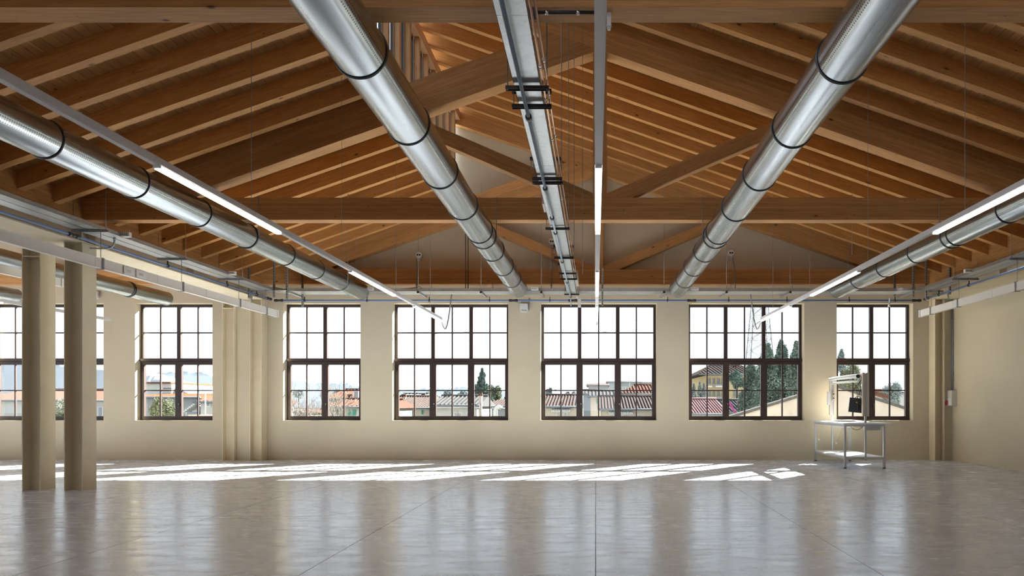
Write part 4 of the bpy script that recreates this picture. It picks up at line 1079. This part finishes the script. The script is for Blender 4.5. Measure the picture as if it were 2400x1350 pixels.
tree(1130, 866, 960, 62, 76, E['leaf'], 'tall dark conifer in the fourth window', 'cone', n=6400, size=.21, seed=6, name='conifer')
tree(1160, 895, 960, 34, 82, E['leaf2'], 'lighter bushy tree leaning against the conifer', n=1800, size=.2, seed=8)
# fifth window
house(1235, 1352, 952, 927, 46, 9, E['cwall'], E['roof'], 'cream house with brown tiled roof and striped awning', wins=((1315, 961, 44, 8, 'awn'), (1309, 972, 6, 8, 'w'), (1325, 972, 6, 8, 'w')))
house(1367, 1402, 922, 915, 66, 8, E['gwall'], E['roof'], 'tall narrow grey house beside the middle sash', tiles=.3)
house(1379, 1424, 902, 899, 85, 8, E['gwall'], E['roof2'], 'hazy grey block with red roof edge behind the narrow house', tiles=0, name='apartment_block')
house(1426, 1500, 895, 893, 100, 10, E['gwall'], E['roofd'], 'wide flat grey block topped by an aerial', tiles=0, name='apartment_block', wins=tuple((1456 + 7 * k, 910, 4.5, 4.5, 'w') for k in range(6)))
house(1502, 1580, 897, 895, 114, 10, E['pwall'], E['roofd'], 'pinkish flat block at the right edge of the fifth window', tiles=0, name='apartment_block')
antenna(1475, 895, 883, 98, 'small aerial on the wide flat grey block')
antenna(1302, 918, 897, 85, 'slim aerial above the cream house')
house(1460, 1570, 922, 903, 64, 9, E['pwall'], E['roof2'], 'reddish hip roof rising behind the long brown roof', hip=.35, tiles=.3)
house(1384, 1440, 928, 917, 58, 5, E['cwall'], E['roofd'], 'yellowish house with dark striped roof next to the narrow grey house', tiles=.3, wins=((1400, 940, 3, 12, 'shut'),))
house(1410, 1583, 958, 930, 47, 9, E['cwall'], E['roof'], 'long brown tiled roof house with white slatted blinds', wins=((1436, 967, 20, 9, 'awn'), (1468, 967, 28, 9, 'awn'), (1502, 974, 12, 4, 'w')))
for k, (px, pt, w) in enumerate(((1284, 912, 14), (1330, 918, 10), (1345, 919, 9), (1290, 907, 8))):
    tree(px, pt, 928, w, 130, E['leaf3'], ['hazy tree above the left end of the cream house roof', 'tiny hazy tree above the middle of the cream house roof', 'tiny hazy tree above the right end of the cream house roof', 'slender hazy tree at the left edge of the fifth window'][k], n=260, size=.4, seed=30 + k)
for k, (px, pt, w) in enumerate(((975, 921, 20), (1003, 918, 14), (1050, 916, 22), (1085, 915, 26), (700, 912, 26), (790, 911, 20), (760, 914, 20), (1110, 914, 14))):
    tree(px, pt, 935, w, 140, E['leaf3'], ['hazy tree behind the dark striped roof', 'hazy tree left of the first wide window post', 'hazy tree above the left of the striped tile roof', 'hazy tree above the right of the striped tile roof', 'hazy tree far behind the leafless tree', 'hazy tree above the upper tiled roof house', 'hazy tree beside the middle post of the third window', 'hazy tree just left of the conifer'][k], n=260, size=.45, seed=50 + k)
# sixth window
wins = []
for px in (1663, 1673, 1684, 1694): wins += [(px, 893, 2.6, 13, 'shutg'), (px, 922, 2.6, 13, 'shutg')]
wins += [(1661, 905, 8, 6, 'balc'), (1684, 905, 22, 6, 'balc'), (1684, 934, 22, 6, 'balc'), (1661, 934, 10, 6, 'balc'), (1725, 922, 6, 13, 'shutg'), (1725, 934, 14, 6, 'balc')]
house(1654, 1800, 877, 857, 72, 14, E['ywall'], E['roof'], 'tall yellow villa with balconies and grey shutters', hip=.35, tiles=.4, wins=tuple(wins), name='villa', over=1.6)
chimney(1722, 866, 857, 6, 76, E['pwall'], 'small chimney on the yellow villa roof')
pinkh = house(1585, 1697, 969, 937, 40, 8, E['wwall'], E['pink'], 'low building with new pink tiled roof', tiles=.16, fascia=.12)
house(1700, 1770, 966, 939, 44, 7, E['pwall'], E['roofd'], 'low building with dark grey tiled roof', tiles=.2)
o = beam('verge_board', at(1709, 943, 39), at(1724, 968, 39), .1, .12, E['magenta'], pinkh)
tree(1727, 869, 912, 40, 62, E['leaf'], 'round dark pine in front of the yellow villa', n=3600, size=.13, seed=11, name='pine')
tree(1760, 852, 985, 74, 40, E['leaf'], 'big dark evergreen at the foot of the pylon', 'tall', n=5600, size=.12, seed=12)
tree(1798, 812, 990, 84, 36, E['leaf'], 'tall dark evergreen left of the leaning wall', 'tall', n=5200, size=.12, seed=13)
tree(1832, 804, 985, 80, 37, E['leaf'], 'tallest dark evergreen in the sixth window', 'tall', n=5200, size=.12, seed=14)
tree(1868, 806, 985, 74, 35, E['leaf'], 'dark evergreen at the right jamb of the sixth window', 'tall', n=4600, size=.12, seed=15)
for k, px in enumerate((1614, 1626, 1640, 1650)):
    tree(px, 897 + 3 * (k % 2), 935, 14, 56, E['leaf3'], ['pale spiky shrub at the left edge of the sixth window', 'second pale spiky shrub left of the yellow villa', 'third pale spiky shrub left of the yellow villa', 'pale spiky shrub touching the yellow villa corner'][k], 'tall', n=500, size=.13, seed=60 + k)
# gabled boundary building
Yg = 26.0
pl = [at(1700, 984, Yg), at(1905, 921, Yg), at(1938, 901, Yg), at(2200, 985, Yg)]
t = empty('gabled_outbuilding', (9, Yg + 2, GZ)); tag(t, 'plastered outbuilding with sloping tiled coping outside the right windows', 'outbuilding')
MB().prism([(pl[0].x, GZ), (pl[3].x, GZ)] + [(p.x, p.z) for p in reversed(pl)], 'y', Yg, Yg + .35).build('gable_wall', E['pwall'], t)
for a, b_ in zip(pl, pl[1:]):
    n = max(2, int((b_ - a).length / .32))
    for i in range(n):
        p = a.lerp(b_, i / n); q = a.lerp(b_, (i + 1.0) / n)
        beam('coping_tile', (p.x, Yg + .17, p.z + .05), (q.x, Yg + .17, q.z + .05), .48 + .02 * (i % 2), .10, E['stone'], t)
tree(1992, 846, 940, 56, 33, E['leaf2'], 'sunlit green tree behind the outbuilding ridge', n=4200, size=.09, seed=21)
tree(1972, 820, 870, 30, 44, E['leaf3'], 'pale treetop in the upper left of the last window', 'tall', n=900, size=.12, seed=22)
tree(2090, 888, 985, 60, 34, E['leaf3'], 'loose grey-green tree in the right sash of the last window', n=3600, size=.08, seed=23)
house(2050, 2125, 922, 914, 80, 10, E['wwall'], E['roof2'], 'pale distant house with red roof behind the last window', tiles=.4)
o = beam('roof_edge', at(2050, 922, 27.5), at(2078, 930, 27.5), .5, .12, E['roof2']); tag(o, 'short red roof edge above the coping in the last window', 'roof edge')

# lattice pylon
Yp = 95.0; sp2 = Yp / F
t = empty('pylon', ((1780 - CX) * sp2, Yp, GZ)); tag(t, 'tall steel lattice power pylon behind the sixth window', 'pylon')
zt_ = EYE + (CY - 600) * sp2; z1_ = EYE + (CY - 720) * sp2; z2_ = EYE + (CY - 965) * sp2
xc_ = (1780 - CX) * sp2
def half(z): return (16.5 + (26 - 16.5) * (z1_ - z) / (z1_ - (EYE + (CY - 840) * sp2))) * sp2
zs_ = []; z = GZ
while z < zt_: zs_.append(z); z += max(1.6, half(z) * 1.15)
for sx_ in (-1, 1):
    for sy_ in (-1, 1):
        MB().tube([(xc_ + sx_ * half(z), Yp + sy_ * half(z), z) for z in (GZ, z1_, zt_)], .07, 5).build('corner_leg', E['pylon'], t)
mb = MB()
for a, b_ in zip(zs_, zs_[1:]):
    ha, hb = half(a), half(b_)
    for sy_ in (-1, 1):
        mb.tube([(xc_ - ha, Yp + sy_ * ha, a), (xc_ + hb, Yp + sy_ * hb, b_)], .035, 4, caps=False); mb.tube([(xc_ + ha, Yp + sy_ * ha, a), (xc_ - hb, Yp + sy_ * hb, b_)], .035, 4, caps=False)
        mb.tube([(xc_ - ha, Yp + sy_ * ha, a), (xc_ + ha, Yp + sy_ * ha, a)], .03, 4, caps=False)
    for sx_ in (-1, 1):
        mb.tube([(xc_ + sx_ * ha, Yp - ha, a), (xc_ + sx_ * hb, Yp + hb, b_)], .035, 4, caps=False); mb.tube([(xc_ + sx_ * ha, Yp + ha, a), (xc_ + sx_ * hb, Yp - hb, b_)], .035, 4, caps=False)
mb.build('lattice', E['pylon'], t, kind='stuff')
for k, (pa, pb, sag, lab) in enumerate((((250, 766), (1770, 700), 4, 'lowest power line crossing the upper panes'), ((250, 735), (1770, 668), 4, 'middle power line crossing the upper panes'), ((250, 812), (1770, 745), 5, 'power line just above the window transoms'), ((250, 795), (1770, 722), 5, 'second power line above the window transoms'))):
    a = at(pa[0], pa[1], 80); b_ = at(pb[0], pb[1], 92)
    pts = []
    for i in range(25):
        u = i / 24; p = a.lerp(b_, u); p.z -= sag * .25 * 4 * u * (1 - u); pts.append(p)
    o = MB().tube(pts, .018, 4).build('power_line', E['pylon']); tag(o, lab, 'cable', 'power lines')
